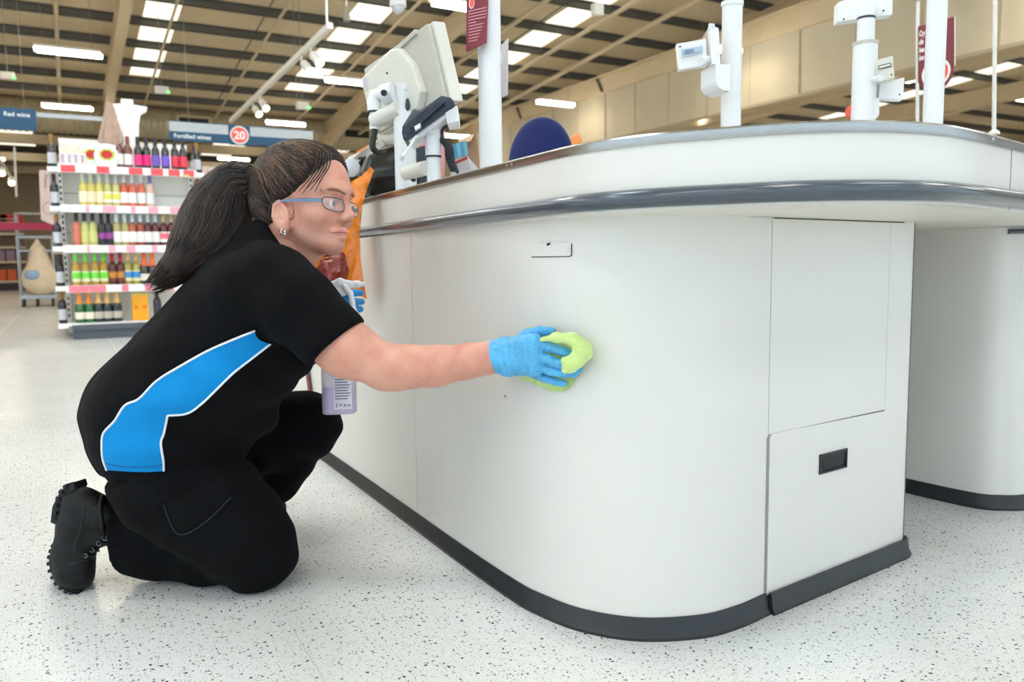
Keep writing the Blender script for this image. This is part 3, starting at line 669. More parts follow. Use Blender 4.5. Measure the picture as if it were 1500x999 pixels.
row(2, 'third shelf', [(110, 'w', (196, 110, 84), (60, 42, 50), (206, 120, 92), None, 'salmon bottle with dark cap'), (122, 'w', (190, 190, 110), (54, 44, 60), (206, 208, 130), None, 'greenish bottle with dark cap'), (134, 'w', (190, 190, 110), (54, 44, 60), (206, 208, 130), None, 'greenish bottle with dark cap'),
    (147, 'w', dk, (36, 34, 44), (40, 34, 44), (150, 70, 150), 'black bottle with violet mark'), (157, 'w', dk, (36, 34, 44), (40, 34, 44), (150, 70, 150), 'black bottle with violet mark'),
    (169, 'w', (176, 160, 100), (218, 226, 230), W, None, 'straw bottle with white cap'), (181, 'w', (176, 160, 100), (218, 226, 230), W, None, 'straw bottle with white cap'), (192, 'w', (176, 84, 56), (206, 218, 226), W, None, 'amber bottle with white cap'),
    (204, 'w', (150, 66, 48), (206, 218, 226), W, None, 'amber bottle with white cap'), (215, 'w', (84, 26, 26), (206, 218, 226), W, None, 'dark red bottle with white cap'), (226, 'w', (84, 26, 26), (206, 218, 226), W, None, 'dark red bottle with white cap'),
    (238, 'w', (92, 28, 26), (206, 178, 120), W, (236, 120, 140), 'dark rose bottle with gold cap'), (249, 'w', (92, 28, 26), (206, 178, 120), W, (236, 120, 140), 'dark rose bottle with gold cap'), (260, 'w', (92, 28, 26), (206, 178, 120), W, (236, 120, 140), 'dark rose bottle with gold cap'), (270, 'w', (92, 28, 26), (206, 178, 120), W, (236, 120, 140), 'dark rose bottle with gold cap')])
gg = (176, 138, 44); lg = (120, 214, 70)
row(3, 'fourth shelf', [(105, 'w', gg, lg, (226, 226, 190), lg, 'golden bottle with lime cap'), (119, 'w', gg, lg, (226, 226, 190), lg, 'golden bottle with lime cap'), (133, 'w', gg, lg, (226, 226, 190), lg, 'golden bottle with lime cap'), (146, 'w', gg, lg, (226, 226, 190), lg, 'golden bottle with lime cap'),
    (159, 'w', (84, 28, 20), (186, 26, 42), (112, 60, 40), (196, 130, 60), 'dark brown bottle with red cap'), (171, 'w', (84, 28, 20), (186, 26, 42), (112, 60, 40), (196, 130, 60), 'dark brown bottle with red cap'),
    (182, 'w', (160, 150, 70), (222, 184, 120), (226, 220, 170), (60, 140, 200), 'olive bottle with blue spot'), (194, 'w', (160, 150, 70), (222, 184, 120), (226, 220, 170), (60, 140, 200), 'olive bottle with blue spot'),
    (206, 'c', (40, 34, 30), (240, 106, 44), (230, 216, 200), None, 'dark sparkling bottle with orange foil'), (218, 'c', (40, 34, 30), (240, 106, 44), (230, 216, 200), None, 'dark sparkling bottle with orange foil')])
row(4, 'bottom shelf', [(107, 'c', (32, 96, 40), (240, 150, 60), (240, 232, 214), None, 'green sparkling bottle with orange foil'), (121, 'c', (32, 96, 40), (240, 150, 60), (240, 232, 214), None, 'green sparkling bottle with orange foil'),
    (135, 'c', (26, 34, 34), (232, 186, 110), (196, 184, 172), None, 'black sparkling bottle with gold foil'), (148, 'c', (26, 34, 34), (232, 186, 110), (196, 184, 172), None, 'black sparkling bottle with gold foil'), (162, 'c', (26, 34, 34), (232, 186, 110), (196, 184, 172), None, 'black sparkling bottle with gold foil'),
    (222, 'w', (40, 30, 40), (52, 44, 60), None, None, 'dark bottle behind the shirt')])
for px, lab in ((198, 'left'), (210, 'right')):
    x = at_y(px, 430, GY+.1)[0]; r = root('gift_carton', (x, GY+.1, .15), 'tall orange bottle carton on the bottom shelf, %s one of the pair' % lab, 'carton', 'orange cartons on the bottom shelf')
    obj('carton_body', MB().box((x-.036, GY+.06, .15), (x+.036, GY+.13, .41)), mat('carton_amber', (244, 168, 24), .45), r, bevel=.003); obj('carton_lid', MB().box((x-.037, GY+.058, .385), (x+.037, GY+.132, .415)), mat('carton_lid', (236, 196, 90), .45), r); obj('printed_disc', disc((x, GY+.06, .28), .02, .001, 16), mat('carton_print', (232, 120, 20), .5), r)
for px, lab, dx in ((135, 'crisp packet on the top shelf, left one behind', -.02), (157, 'crisp packet on the top shelf, right one in front', .02)):
    c = at_y(px, 240, GY+(.10 if dx < 0 else .05)); x = c[0]; r = root('snack_packet', (x, c[1], 1.6), 'white and red pillow ' + lab, 'snack packet', 'crisp packets on the top shelf')
    f_ = Field((x-.13, c[1]-.06, 1.59), (x+.13, c[1]+.06, 1.83), .008); f_.ell((x, c[1], 1.70), (.108, .035, .118), k=.01); f_.cone((x-.085, c[1], 1.81), (x+.085, c[1], 1.80), .008, .008, .02); f_.cone((x-.085, c[1], 1.605), (x+.085, c[1], 1.605), .006, .006, .02)
    field_obj('packet_body', f_, mat('packet_white', (236, 238, 234), .3, noise=.04), r)
    for rr, mm, dz in ((.062, mat('packet_green', (190, 206, 70), .4), -.036), (.045, mat('packet_red', (196, 40, 40), .4), -.039)):
        obj('printed_burst', MB().slab([(x+rr*(1+.15*(k % 2))*math.cos(a), c[1]+dz, 1.715+.8*rr*(1+.15*(k % 2))*math.sin(a)) for k, a in enumerate(np.linspace(0, 2*math.pi, 17)[:-1])], (0, .004, 0)), mm, r)
c = at_y(107, 240, GY+.1); cp = root('drinks_multipack', (c[0], c[1], 1.6), 'clear-wrapped pack of small white bottles on the left of the top shelf', 'multipack')
obj('wrap', MB().box((c[0]-.11, c[1]-.06, 1.6), (c[0]+.11, c[1]+.06, 1.72)), mat('pack_white', (226, 216, 220), .4, noise=.1, nscale=30), cp, bevel=.01)
for k in range(4):
    b_ = obj('small_bottle', MB().lathe([(.02, 0), (.02, .02), (.012, .04), (.012, .055)], 10, (c[0]-.08+.053*k, c[1]-.03, 1.72)), mat('pack_cap', (250, 238, 200), .4), cp, smooth='auto')
    obj('pack_stripe', MB().box((c[0]-.09+.053*k, c[1]-.0615, 1.63), (c[0]-.072+.053*k, c[1]-.06, 1.70)), mat('pack_grey', (186, 160, 170), .5), cp)
for i, z in enumerate(SZ):
    for s_, x, side in ((-1, -.04, 'left'), (1, 1.22, 'right')):
        if s_ > 0 and i > 2: continue
        for k in range(2):
            bottle(x, GY+.2+.16*k, z-.005, 'w', (36, 30, 34), (50, 48, 66) if (i+k) % 2 else (150, 110, 50), (200, 200, 206), '%s dark bottle on the %s flank of the end shelf, level %s from the top' % ('nearer' if k == 0 else 'farther', side, ORD[i]), s=1.0, group='dark bottles on the flanks')
bnm = mat('banner_pink', (214, 188, 180), .6)
for pts, t, lab, word in ((((57, 249), (86, 251), (90, 335), (60, 322)), 9.6, 'pale pink hanging banner left of the bottle shelf', 'France'), (((296, 243), (316, 245), (318, 330), (298, 330)), 9.6, 'pale pink hanging banner right of the bottle shelf', 'Spain')):
    q = [P(a, b, t) for a, b in pts]; r = root('shelf_banner', (q[0]+q[2])/2, lab, 'banner'); obj('banner_board', MB().slab(q, VF*.02), bnm, r)
    text_mesh('lettering', word, mat('banner_ink', (96, 72, 74), .6), P(pts[0][0]+8, pts[0][1]+7, t)-VF*.004, -VU, VR, .06, r)
    if word == 'France':
        cc = P(72, 305, t)-VF*.004; obj('print_ring', MB().tube([cc+(VR*math.cos(a)+VU*math.sin(a))*.075 for a in np.linspace(0, 2*math.pi, 25)], .004, 5), mat('banner_ring', (176, 140, 134), .6), r)

# ================================================================== the checkout
ck = root('checkout_counter', (1.2, 1.8, 0), 'white checkout counter with rounded corner, steel top edge, grey bumper rail and black skirting', 'counter')
pan = mat('white_laminate', (232, 229, 222), .30, spec=.5, noise=.012, nscale=3, coat=.15)
dark = mat('joint_grey', (120, 116, 110), .8); skm = mat('skirting_rubber', (38, 42, 46), .42, noise=.12, nscale=18)  # plain grey for the carcass behind the panel gaps and the fascia joint
bumpm = mat('bumper_vinyl', (74, 82, 92), .22, coat=.35, noise=.04); steel = mat('brushed_steel', (176, 176, 174), .24, metal=1.0, noise=.05, nscale=40, stretch=(1, 1, 18), bump=.03, bscale=90)
under = mat('underside_laminate', (228, 224, 214), .45, noise=.01)
side = spline([(.733, 4.3), (.733, 3.6), (.733, 2.9), (.733, 2.2), (.732, 1.78), (.731, 1.49), (.735, 1.30), (.744, 1.222), (.774, 1.124), (.838, 1.044), (.936, .997), (1.02, .991), (1.104, 1.0015)], 10)
front = np.array([(1.104, 1.0015), (1.2, 1.0107), (1.3, 1.0204), (1.4, 1.03), (1.4915, 1.0388)])
endp = spline([(1.4925, 1.039), (1.54, 1.0435), (1.578, 1.0475), (1.594, 1.056), (1.60, 1.075), (1.602, 1.20), (1.602, 2.0)], 6)
PT = .735
def seg_y(path, y0, y1): return np.array([p for p in path if y1 <= p[1] <= y0])
left_a = seg_y(side, 4.31, 1.787); i0 = len(left_a); left_b = side[i0-1:].copy()
jn = np.array([.7321, 1.786]); left_a = np.vstack([left_a, jn]); left_b = np.vstack([jn-[0, .0025], side[i0:]]); left_b[-1] = (1.1030, 1.0014)
body = np.vstack([side, front[1:], endp[1:]])
def inset(poly, d):
    p = np.array(poly); t = np.gradient(p, axis=0); t /= np.linalg.norm(t, axis=1)[:, None]; return p+np.stack([-t[:, 1], t[:, 0]], 1)*d
obj('carcass', MB().sheet(inset(body, .0075), .0, PT-.002, -.010), dark, ck)
def panel(name, path, z0, z1, th=.006, out=0.0): return obj(name, MB().sheet(path, z0, z1, -th), pan, ck, smooth='auto')
panel('side_panel', left_a, .02, PT); pb = panel('curved_panel', left_b, .02, PT)
f2 = front.copy(); f2[0] = (1.1048, 1.00158); f2[-1] = (1.4912, 1.03877)
obj('front_panel', MB().sheet(f2, .3405, PT, -.006), pan, ck); obj('end_panel', MB().sheet(endp, .02, PT, -.006), pan, ck, smooth='auto')
# lower access door, standing 6 mm proud with a recessed grip
fd = np.array([front[-1]-front[0], ]); fd = fd[0]/np.linalg.norm(fd[0]); fn = np.array([fd[1], -fd[0]])       # along the face, out of the face
def fp(s, z, o=0.0): q = front[0]+fd*s+fn*o; return np.array([q[0], q[1], z])
Ld = .386
prof = [(.0, .034), (Ld, .034), (Ld, .338), (.012, .341), (.004, .338), (.0, .330)]
door = obj('door', MB().slab([fp(s+.002, z, .0025) for s, z in prof], np.append(-fn*.008, 0)), pan, ck)
hs0, hs1, hz0, hz1 = .156, .248, .240, .279
blk = mat('grip_black', (34, 38, 44), .4)
fr = MB()
for a, b, c_, d_ in ((hs0, hs1, hz1-.004, hz1), (hs0, hs1, hz0, hz0+.004), (hs0, hs0+.004, hz0, hz1), (hs1-.004, hs1, hz0, hz1)):
    fr.slab([fp(a, c_, .006), fp(b, c_, .006), fp(b, d_, .006), fp(a, d_, .006)], np.append(-fn*.006, 0))
hd = obj('handle', fr, blk, door)
obj('grip_recess', MB().slab([fp(hs0+.004, hz0+.004, .0032), fp(hs1-.004, hz0+.004, .0032), fp(hs1-.004, hz1-.004, .0032), fp(hs0+.004, hz1-.004, .0032)], np.append(-fn*.004, 0)).slab([fp(hs0+.004, hz1-.004, .004), fp(hs1-.004, hz1-.004, .004), fp(hs1-.012, hz0+.013, .0035), fp(hs0+.012, hz0+.013, .0035)], np.append(fn*.001, 0)), mat('grip_inner', (18, 20, 24), .5), door)
obj('door_edge_strip', MB().slab([fp(-.004, .03, .002), fp(.0005, .03, .002), fp(.0005, .335, .002), fp(-.004, .335, .002)], np.append(-fn*.006, 0)), mat('edge_grey', (150, 148, 144), .5), ck)
# skirting: thin upright lip with a small foot
SKP = [(.002, .0), (-.012, .0), (-.013, .006), (-.008, .012), (-.005, .036), (-.003, .039), (.002, .039)]
obj('skirting', MB().profile_sweep(side, SKP), skm, ck, smooth='auto')
obj('door_skirting', MB().profile_sweep(np.vstack([front[:1]+fd*.004, front[1:], endp[:4]]), [(a-.007, z) for a, z in SKP]), skm, ck, smooth='auto')
obj('end_skirting', MB().profile_sweep(endp[3:], [(a-.006, z) for a, z in SKP]), skm, ck, smooth='auto')
# worktop slab, fascia, bumper and steel edge on the overhanging outline
rim = spline([(.80, 4.3), (.768, 2.9), (.745, 2.152), (.730, 1.75), (.721, 1.408), (.716, 1.2), (.717, 1.04), (.754, .920), (.813, .829), (.875, .753), (.962, .700), (1.062, .678), (1.16, .686), (1.30, .713), (1.45, .742), (2.0, .848), (3.0, 1.04)], 10)
obj('fascia', MB().sheet(rim, PT, .830, -.02), pan, ck, smooth='auto')
j0 = np.argmin(np.abs(rim[:, 0]-1.335)+np.abs(rim[:, 1]-.72)*.3)
obj('fascia_joint', MB().sheet(rim[j0:j0+2]*[1, 1], PT, .829, .0003) if False else cyl((rim[j0][0], rim[j0][1], PT), (rim[j0][0], rim[j0][1], .829), .0008, 6), dark, ck)
obj('steel_edge', MB().profile_sweep(rim, [(.03, .829), (-.003, .829), (-.004, .832), (-.004, .842), (-.001, .845), (.03, .845)]), steel, ck, smooth='auto')
bp_ = [(.0, .740), (-.006, .738), (-.014, .741), (-.019, .747), (-.0205, .752), (-.019, .758), (-.013, .7635), (-.006, .766), (.0, .765)]
obj('bumper_rail', MB().profile_sweep(rim, bp_), bumpm, ck, smooth='auto')
top_poly = [tuple(p) for p in rim[::2]]+[(3.0, 1.95), (1.30, 1.95), (1.30, 4.3)]
wk = MB(); n_ = len(top_poly)
bmt = bmesh.new()
def poly_slab(poly, z0, z1):
    bm = bmesh.new(); lo = bm.faces.new([bm.verts.new((a, b, z0)) for a, b in poly]); hi = bm.faces.new([bm.verts.new((a, b, z1)) for a, b in poly])
    bmesh.ops.triangulate(bm, faces=[lo, hi]); bm.verts.index_update(); mb = MB().add([tuple(v.co) for v in bm.verts], [tuple(v.index for v in f.verts) for f in bm.faces]); bm.free()
    n = len(poly); mb.f += [(i, (i+1) % n, n+(i+1) % n, n+i) for i in range(n)]; return mb
inn = [tuple(p) for p in inset(rim[::2], .019)]+[(2.98, 1.93), (1.29, 1.93), (1.29, 4.28)]
obj('underside_board', poly_slab(inn, PT, PT+.012), under, ck); obj('worktop', poly_slab(inn, .826, .844), mat('worktop_grey', (196, 196, 192), .35), ck)
# small fixings
blackm = mat('notch_black', (30, 30, 30), .6)
def wallpt(px, py, off=0.0): return None
vsb = np.array([v.co for v in pb.data.vertices])+ORG[ck.name]
panel_bvh = BVHTree.FromPolygons([Vector(v) for v in vsb], [tuple(p.vertices) for p in pb.data.polygons])
def on_panel(px, py, off): p, n = cast(panel_bvh, px, py); return p+n*off
obj('ticket_holder', patch(panel_bvh, [(777.5, 356.5), (836, 355), (837.5, 357), (837.5, 373), (835.5, 375), (778, 375.8)], .0022, 6), pan, ck)
obj('ticket_holder_gap', patch(panel_bvh, [(836.8, 357), (838.4, 357), (838.4, 374), (836, 376.2), (779, 377), (779, 375.4), (835.5, 374.4), (836.8, 373)], .0012, 6), blackm, ck)
obj('thumb_notch', patch(panel_bvh, [(802, 358.5), (804, 356), (807, 355.5), (808, 357.5), (805, 359.8), (803, 360)], .003, 3), blackm, ck)
for x0, y0, x1 in ((854, 315, 867), (980, 313, 994)): obj('clip_notch', patch(panel_bvh, [(x0, y0), (x1, y0), (x1, y0+2.6), (x1-1, y0+2.6), (x1-1, y0+1), (x0+1, y0+1), (x0+1, y0+2.6), (x0, y0+2.6)], .001, 5), blackm, ck)
obj('seam_shadow', patch(panel_bvh, [(1096, 315.3), (1131, 317.3), (1131, 318.8), (1096, 316.6)], .001, 6), blackm, ck)
obj('seam_shadow', MB().slab([fp(.004, .7325, .0015), fp(.44, .7325, .0015), fp(.44, .7345, .0015), fp(.004, .7345, .0015)], np.append(-fn*.002, 0)), mat('seam_brown', (90, 80, 66), .7), ck)
obj('scuff', patch(panel_bvh, [(738, 579), (740, 578), (742, 581), (741, 583)], .0006, 2), mat('scuff_grey', (140, 130, 118), .6), ck)
for px, py in ((713, 242), (724, 240), (1444, 205)):
    q = at_z(px, py, .837); k = np.argmin(np.linalg.norm(rim-q[:2], axis=1)); t_ = rim[k+1]-rim[k-1]; t_ /= np.linalg.norm(t_); no = np.array([t_[1], -t_[0], 0]); c = np.array([rim[k][0], rim[k][1], .837])+no*.004
    obj('rim_screw', cyl(c, c+no*.0012, .003, 10), mat('screw_bright', (226, 226, 226), .2, metal=1), ck)
obj('burgundy_trim', MB().slab([at_x(447, 530, .728), at_x(451, 530, .728), at_x(459, 590, .728), at_x(455, 590, .728)], (-.004, 0, 0)), mat('trim_burgundy', (110, 32, 44), .5), ck)
# second pedestal under the same worktop
ped = spline([(2.03, 3.2), (2.03, 2.2), (2.032, 1.5), (2.036, 1.334), (2.058, 1.165), (2.10, 1.112), (2.15, 1.088), (2.24, 1.075), (2.40, 1.085), (2.9, 1.135)], 8)
obj('far_pedestal_panel', MB().sheet(ped, .02, PT-.002, -.02), pan, ck, smooth='auto')
obj('far_skirting', MB().profile_sweep(ped, SKP), skm, ck, smooth='auto')
k0 = np.argmin(np.abs(ped[:, 0]-2.085)+np.abs(ped[:, 1]-1.125))
pe = np.vstack([ped[k0:]])
obj('far_bumper_stub', MB().profile_sweep(pe, [(.0, .716), (-.012, .717), (-.018, .722), (-.012, .728), (.0, .729)]), bumpm, ck, smooth='auto')

# ================================================================== things on the counter
ivory = mat('till_ivory', (222, 220, 210), .4, noise=.02); ivory2 = mat('till_grey', (196, 192, 180), .45, noise=.02); polem = mat('pole_white', (232, 234, 236), .35, noise=.01)
charc = mat('keypad_charcoal', (46, 56, 70), .4, noise=.05); bk = mat('black_plastic', (26, 26, 28), .35)
def vpole(px0, px1, ytop, ybase, t, name, label, cat='pole', zt=None, par=None):
    pxc = (px0+px1)/2; r = (px1-px0)/2*t/FPX; b = P(pxc, ybase, t); zb = .845 if par is None else b[2]
    c = P(pxc, (ytop+ybase)/2, t); top = P(pxc, ytop, t)
    return r, np.array([c[0], c[1], zb]), np.array([c[0], c[1], top[2]])
# pole with the two notices
r_, a, b = vpole(700, 734, -60, 235, 2.0, 'p', ''); p1 = root('counter_pole', a, 'plain white pole carrying a burgundy notice left of the blue chair', 'pole')
obj('pole_tube', cyl(a, [b[0], b[1], 2.6], r_, 28), polem, p1, smooth='auto'); obj('base_flange', cyl(a, a+[0, 0, .006], r_*1.5, 24), polem, p1)
nt_ = root('pole_notice', P(700, 75, 1.95), 'burgundy printed notice with white text fixed to the white pole', 'notice')
q = [P(683, -12, 1.97), P(716, -20, 1.93), P(713, 62, 1.93), P(683, 76, 1.97)]
obj('notice_sheet', MB().slab(q, VF*.004), burg, nt_); u_ = (q[1]-q[0]); v_ = (q[3]-q[0])
cc = q[0]+u_*.25+v_*.215-VF*.002; obj('notice_circle', MB().slab([cc+(u_/np.linalg.norm(u_)*math.cos(a_)+VU*math.sin(a_)*1.5)*.0092 for a_ in np.linspace(0, 2*math.pi, 20)[:-1]], VF*.001), swhite, nt_); obj('notice_mark', MB().slab([cc-VF*.001+(u_/np.linalg.norm(u_)*math.cos(a_)+VU*math.sin(a_)*1.5)*.0075 for a_ in np.linspace(0, 2*math.pi, 20)[:-1]], VF*.001), sred, nt_)
random.seed(3)
for k in range(11):
    s0 = q[0]+v_*(.33+.05*k)+u_*.1-VF*.0015; L_ = .8 if k not in (4, 10) else random.uniform(.3, .5)
    obj('text_line', MB().slab([s0, s0+u_*L_, s0+u_*L_+v_*.016, s0+v_*.016], VF*.001), mat('notice_ink', (206, 140, 150), .6), nt_)
obj('notice_card', MB().slab([P(734, 66, 2.06), P(745, 55, 2.00), P(744, 138, 2.00), P(735, 143, 2.06)], VF*.003), mat('card_lilac', (226, 220, 226), .5), label='white card seen edge-on behind the white pole', cat='card')
# pole with a small price display
r_, a, b = vpole(1057.5, 1086.5, -60, 190, 2.3, 'p', ''); p2 = root('counter_pole', a, 'white pole with small price display and scanner box', 'pole')
obj('pole_tube', cyl(a, [b[0], b[1], P(1072, 10, 2.3)[2]], r_, 28), polem, p2, smooth='auto'); zc = P(1072, 8, 2.3)[2]
obj('pole_collar', cyl([b[0], b[1], zc-.006], [b[0], b[1], zc+.006], r_*1.1, 28), polem, p2, smooth='auto'); obj('upper_tube', cyl([b[0], b[1], zc], [b[0], b[1], 2.4], r_*.72, 24), polem, p2, smooth='auto')
td = 2.22
ds = obj('price_display', MB().slab([P(991, 64, td+.02), P(1034, 56.5, td), P(1036, 95.5, td), P(994.5, 102.5, td+.02)], VF*.02), polem, p2, bevel=.002)
obj('display_screen', MB().slab([P(998, 72.5, td+.012), P(1029, 67, td-.004), P(1029.5, 75, td-.004), P(999, 80.5, td+.012)], VF*.002), mat('lcd_blue', (172, 194, 212), .3, noise=.12, nscale=220), ds)
obj('screen_digits', MB().slab([P(1003, 73.6, td+.006), P(1016, 71.3, td-.001), P(1016.5, 76, td-.001), P(1003.5, 78, td+.006)], VF*.002), mat('lcd_digits', (120, 142, 168), .3, noise=.3, nscale=320), ds)
obj('maker_mark', MB().slab([P(994.5, 67.5, td+.012), P(998, 66.9, td+.01), P(998, 68.6, td+.01), P(994.5, 69.2, td+.012)], VF*.002), charc, ds)
obj('print_line', MB().slab([P(998, 84, td+.012), P(1028, 78.6, td-.004), P(1028, 79.4, td-.004), P(998, 84.8, td+.012)], VF*.002), mat('print_grey', (170, 178, 186), .5), ds)
obj('swivel_joint', cyl(P(1027, 89.5, td-.015), P(1043, 86.5, td+.02), .0115, 16), polem, p2, smooth='auto')
bd = obj('rear_display', MB().slab([P(1040, 36, 2.2), P(1053, 41, 2.2), P(1055.5, 94, 2.2), P(1043, 94, 2.2)], VF*.03), polem, p2, bevel=.002); obj('display_cap', MB().slab([P(1039, 34, 2.2), P(1047, 34.5, 2.2), P(1047, 43, 2.2), P(1039, 42, 2.2)], VF*.012), polem, bd)
obj('rear_display_back', MB().slab([P(1031, 52, 2.29), P(1040, 37, 2.21), P(1042.5, 90, 2.21), P(1035, 92, 2.29)], VF*.02), ivory2, bd)
sc_ = [(1035, 94), (1049, 94), (1069, 96), (1070, 134)]+[(1070-20*math.sin(x), 134-15*(1-math.cos(x))) for x in (.3, .6, .9, 1.2, 1.5)]
obj('scanner_box', MB().slab([P(1049, 93.5, 2.2), P(1069.5, 95, 2.2)]+[P(1069.5, 133.5, 2.2)]+[P(1069.5-21*math.sin(x), 133.5-15*(1-math.cos(x)), 2.2) for x in (.4, .8, 1.2, 1.5)], VF*.06+VR*-.028), polem, p2)
obj('scanner_window', MB().slab([P(1036, 120, 2.235), P(1049, 119, 2.2), P(1057, 129, 2.2), P(1066, 134, 2.2), P(1058, 135, 2.23), P(1046, 131, 2.235)], VF*.004), mat('scanner_grey', (120, 112, 106), .3), p2)
# thick pole with several displays
r_, a, b = vpole(1249, 1283, 60, 185, 2.15, 'p', ''); p3 = root('counter_pole', a, 'thick white pole topped by a wide customer display', 'pole'); z1 = P(1266, 66, 2.15)[2]; z2 = P(1266, 30, 2.15)[2]; z3 = P(1266, 14, 2.15)[2]
obj('pole_tube', cyl(a, [b[0], b[1], z1], r_, 28), polem, p3, smooth='auto'); obj('pole_collar', cyl([b[0], b[1], z1-.004], [b[0], b[1], z1+.004], r_*1.06, 28), ivory2, p3); obj('upper_tube', cyl([b[0], b[1], z1], [b[0], b[1], z2], r_*.72, 24), polem, p3, smooth='auto')
obj('rubber_ring', cyl([b[0], b[1], z2-.003], [b[0], b[1], z2+.003], r_*.75, 24), charc, p3)
obj('domed_cap', MB().lathe([(r_*.68, 0), (r_*.68, z3-z2), (r_*.60, z3-z2+.012), (r_*.42, z3-z2+.026), (r_*.15, z3-z2+.034), (.001, z3-z2+.036)], 20, (b[0], b[1], z2)), polem, p3, smooth='auto')
wd = obj('wide_display', MB().slab([P(1228, 3, 2.21), P(1308, -24, 2.13), P(1307.5, 21, 2.13), P(1227, 32, 2.21)], VF*.03), polem, p3, bevel=.002)
for px, py, tt in ((1235.5, 28.5, 2.2), (1293.5, 16, 2.143)): obj('display_screw', MB().ball(P(px, py, tt)-VF*.002, .0025, 8), bk, wd)
obj('pole_bracket', MB().box(np.array([b[0]+r_*.8, b[1]-.02, P(1280, 145, 2.15)[2]]), np.array([b[0]+r_*1.35, b[1]+.02, P(1280, 98, 2.15)[2]])), ivory2, p3)
u1 = obj('tilted_display', MB().slab([P(1282, 88, 2.12), P(1308, 81.5, 2.07), P(1310.5, 114.5, 2.07), P(1284, 120, 2.12)], VF*.025+VR*.004), ivory, p3, bevel=.0015)
obj('swivel_joint', cyl(P(1277, 117, 2.13), P(1290, 114.5, 2.08), .008, 14), polem, p3, smooth='auto')
lg0 = [P(1286, 100, 2.108), P(1305, 93, 2.068)]
obj('display_mark', MB().slab([P(1286, 96.5, 2.110)-VF*.002, P(1304.5, 92, 2.076)-VF*.002, P(1304.7, 98, 2.076)-VF*.002, P(1286.5, 102, 2.110)-VF*.002], VF*.001), charc, u1); obj('display_mark_inner', MB().slab([P(1287, 97.5, 2.108)-VF*.003, P(1303.5, 93.4, 2.077)-VF*.003, P(1303.7, 96.8, 2.077)-VF*.003, P(1287.4, 100.8, 2.108)-VF*.003], VF*.001), ivory, u1)
obj('display_screw', MB().ball(P(1305.5, 109.5, 2.074)-VF*.001, .0022, 8), bk, u1)
l1 = obj('lower_display', MB().slab([P(1289, 122, 2.14), P(1325, 113, 2.10), P(1323, 146, 2.10), P(1287, 144.5, 2.14)], VF*.022), polem, p3, bevel=.0015); obj('display_screw', MB().ball(P(1317.5, 138.5, 2.106)-VF*.001, .0022, 8), bk, l1)
obj('clip_box', MB().slab([P(1277, 143, 2.13), P(1288, 144, 2.11), P(1288, 168, 2.11), P(1284, 173, 2.12), P(1277, 175, 2.13)], VF*.03), polem, p3)
# slim pole
r_, a, b = vpole(1357, 1384.5, -60, 185, 2.05, 'p', ''); p4 = root('counter_pole', a, 'slim plain white pole in front of the burgundy hanging sign', 'pole'); obj('pole_tube', cyl(a, [b[0], b[1], 2.4], r_, 28), polem, p4, smooth='auto'); obj('base_flange', cyl(a, a+[0, 0, .006], r_*1.5, 24), polem, p4)
tq = [P(962, 186, 1.75), P(1049, 180, 1.72), P(1056, 188, 1.6), P(962, 196, 1.6)]; tz = min(q[2] for q in tq)
tq = [np.array([q[0], q[1], tz]) for q in tq]
obj('scanner_housing', MB().slab(tq, (0, 0, .8455-tz)), mat('tray_grey', (200, 206, 214), .35), label='flat-topped light grey housing just showing over the steel edge', cat='housing')
# blue chair back
bc = P(790, 215, 2.9); ch = root('swivel_chair', (bc[0], bc[1], 0), 'blue fabric swivel chair back showing above the steel edge', 'chair')
cf = Field(bc-[.3, .3, .25], bc+[.3, .3, .2], .006); cu = VR*.95-VF*.3; cu /= np.linalg.norm(cu); cn = np.cross(cu, [0, 0, 1.]); ax = np.array([cu, np.cross([0, 0, 1.], cu), [0, 0, 1.]])
cf.ell(bc+[0, 0, -.08], (.122, .03, .185), ax, .02); cf.ell(bc+cu*.03+[0, 0, -.06], (.10, .03, .155), ax, .03)
field_obj('backrest_cushion', cf, mat('chair_blue', (4, 26, 92), .9, noise=.06, nscale=60, sheen=.3), ch)
cf = Field(bc-[.3, .3, .25], bc+[.3, .3, .2], .006); cf.ell(bc+[0, 0, -.08]+VF*.02+cu*.012, (.123, .022, .184), ax, .02); field_obj('backrest_shell', cf, bk, ch)
obj('back_stem', cyl(bc+VF*.03-[0, 0, .2], (bc[0]+VF[0]*.05, bc[1]+VF[1]*.05, .45), .02, 10), bk, ch); obj('seat', MB().lathe([(.18, .42), (.21, .44), (.21, .48), (.18, .5)], 20, (bc[0]+.12, bc[1]+.1, 0)), mat('chair_blue', (6, 40, 132)), ch, smooth='auto')
obj('gas_column', cyl((bc[0]+.12, bc[1]+.1, .06), (bc[0]+.12, bc[1]+.1, .43), .025, 12), bk, ch)
for k in range(5): a_ = k*2*math.pi/5; obj('base_leg', cyl((bc[0]+.12, bc[1]+.1, .08), (bc[0]+.12+.26*math.cos(a_), bc[1]+.1+.26*math.sin(a_), .04), .018, 8), bk, ch); obj('castor', MB().ball((bc[0]+.12+.26*math.cos(a_), bc[1]+.1+.26*math.sin(a_), .025), .025, 10), bk, ch)
obj('orange_wedge', MB().slab([P(834, 205, 3.2), P(838, 198, 3.2), P(848, 195, 3.15), P(853, 205, 3.1), P(853, 300, 3.1), P(834, 300, 3.2)], VF*.05), mat('orange_plastic', (246, 150, 70), .4), label='small orange object behind the right edge of the blue chair', cat='object')

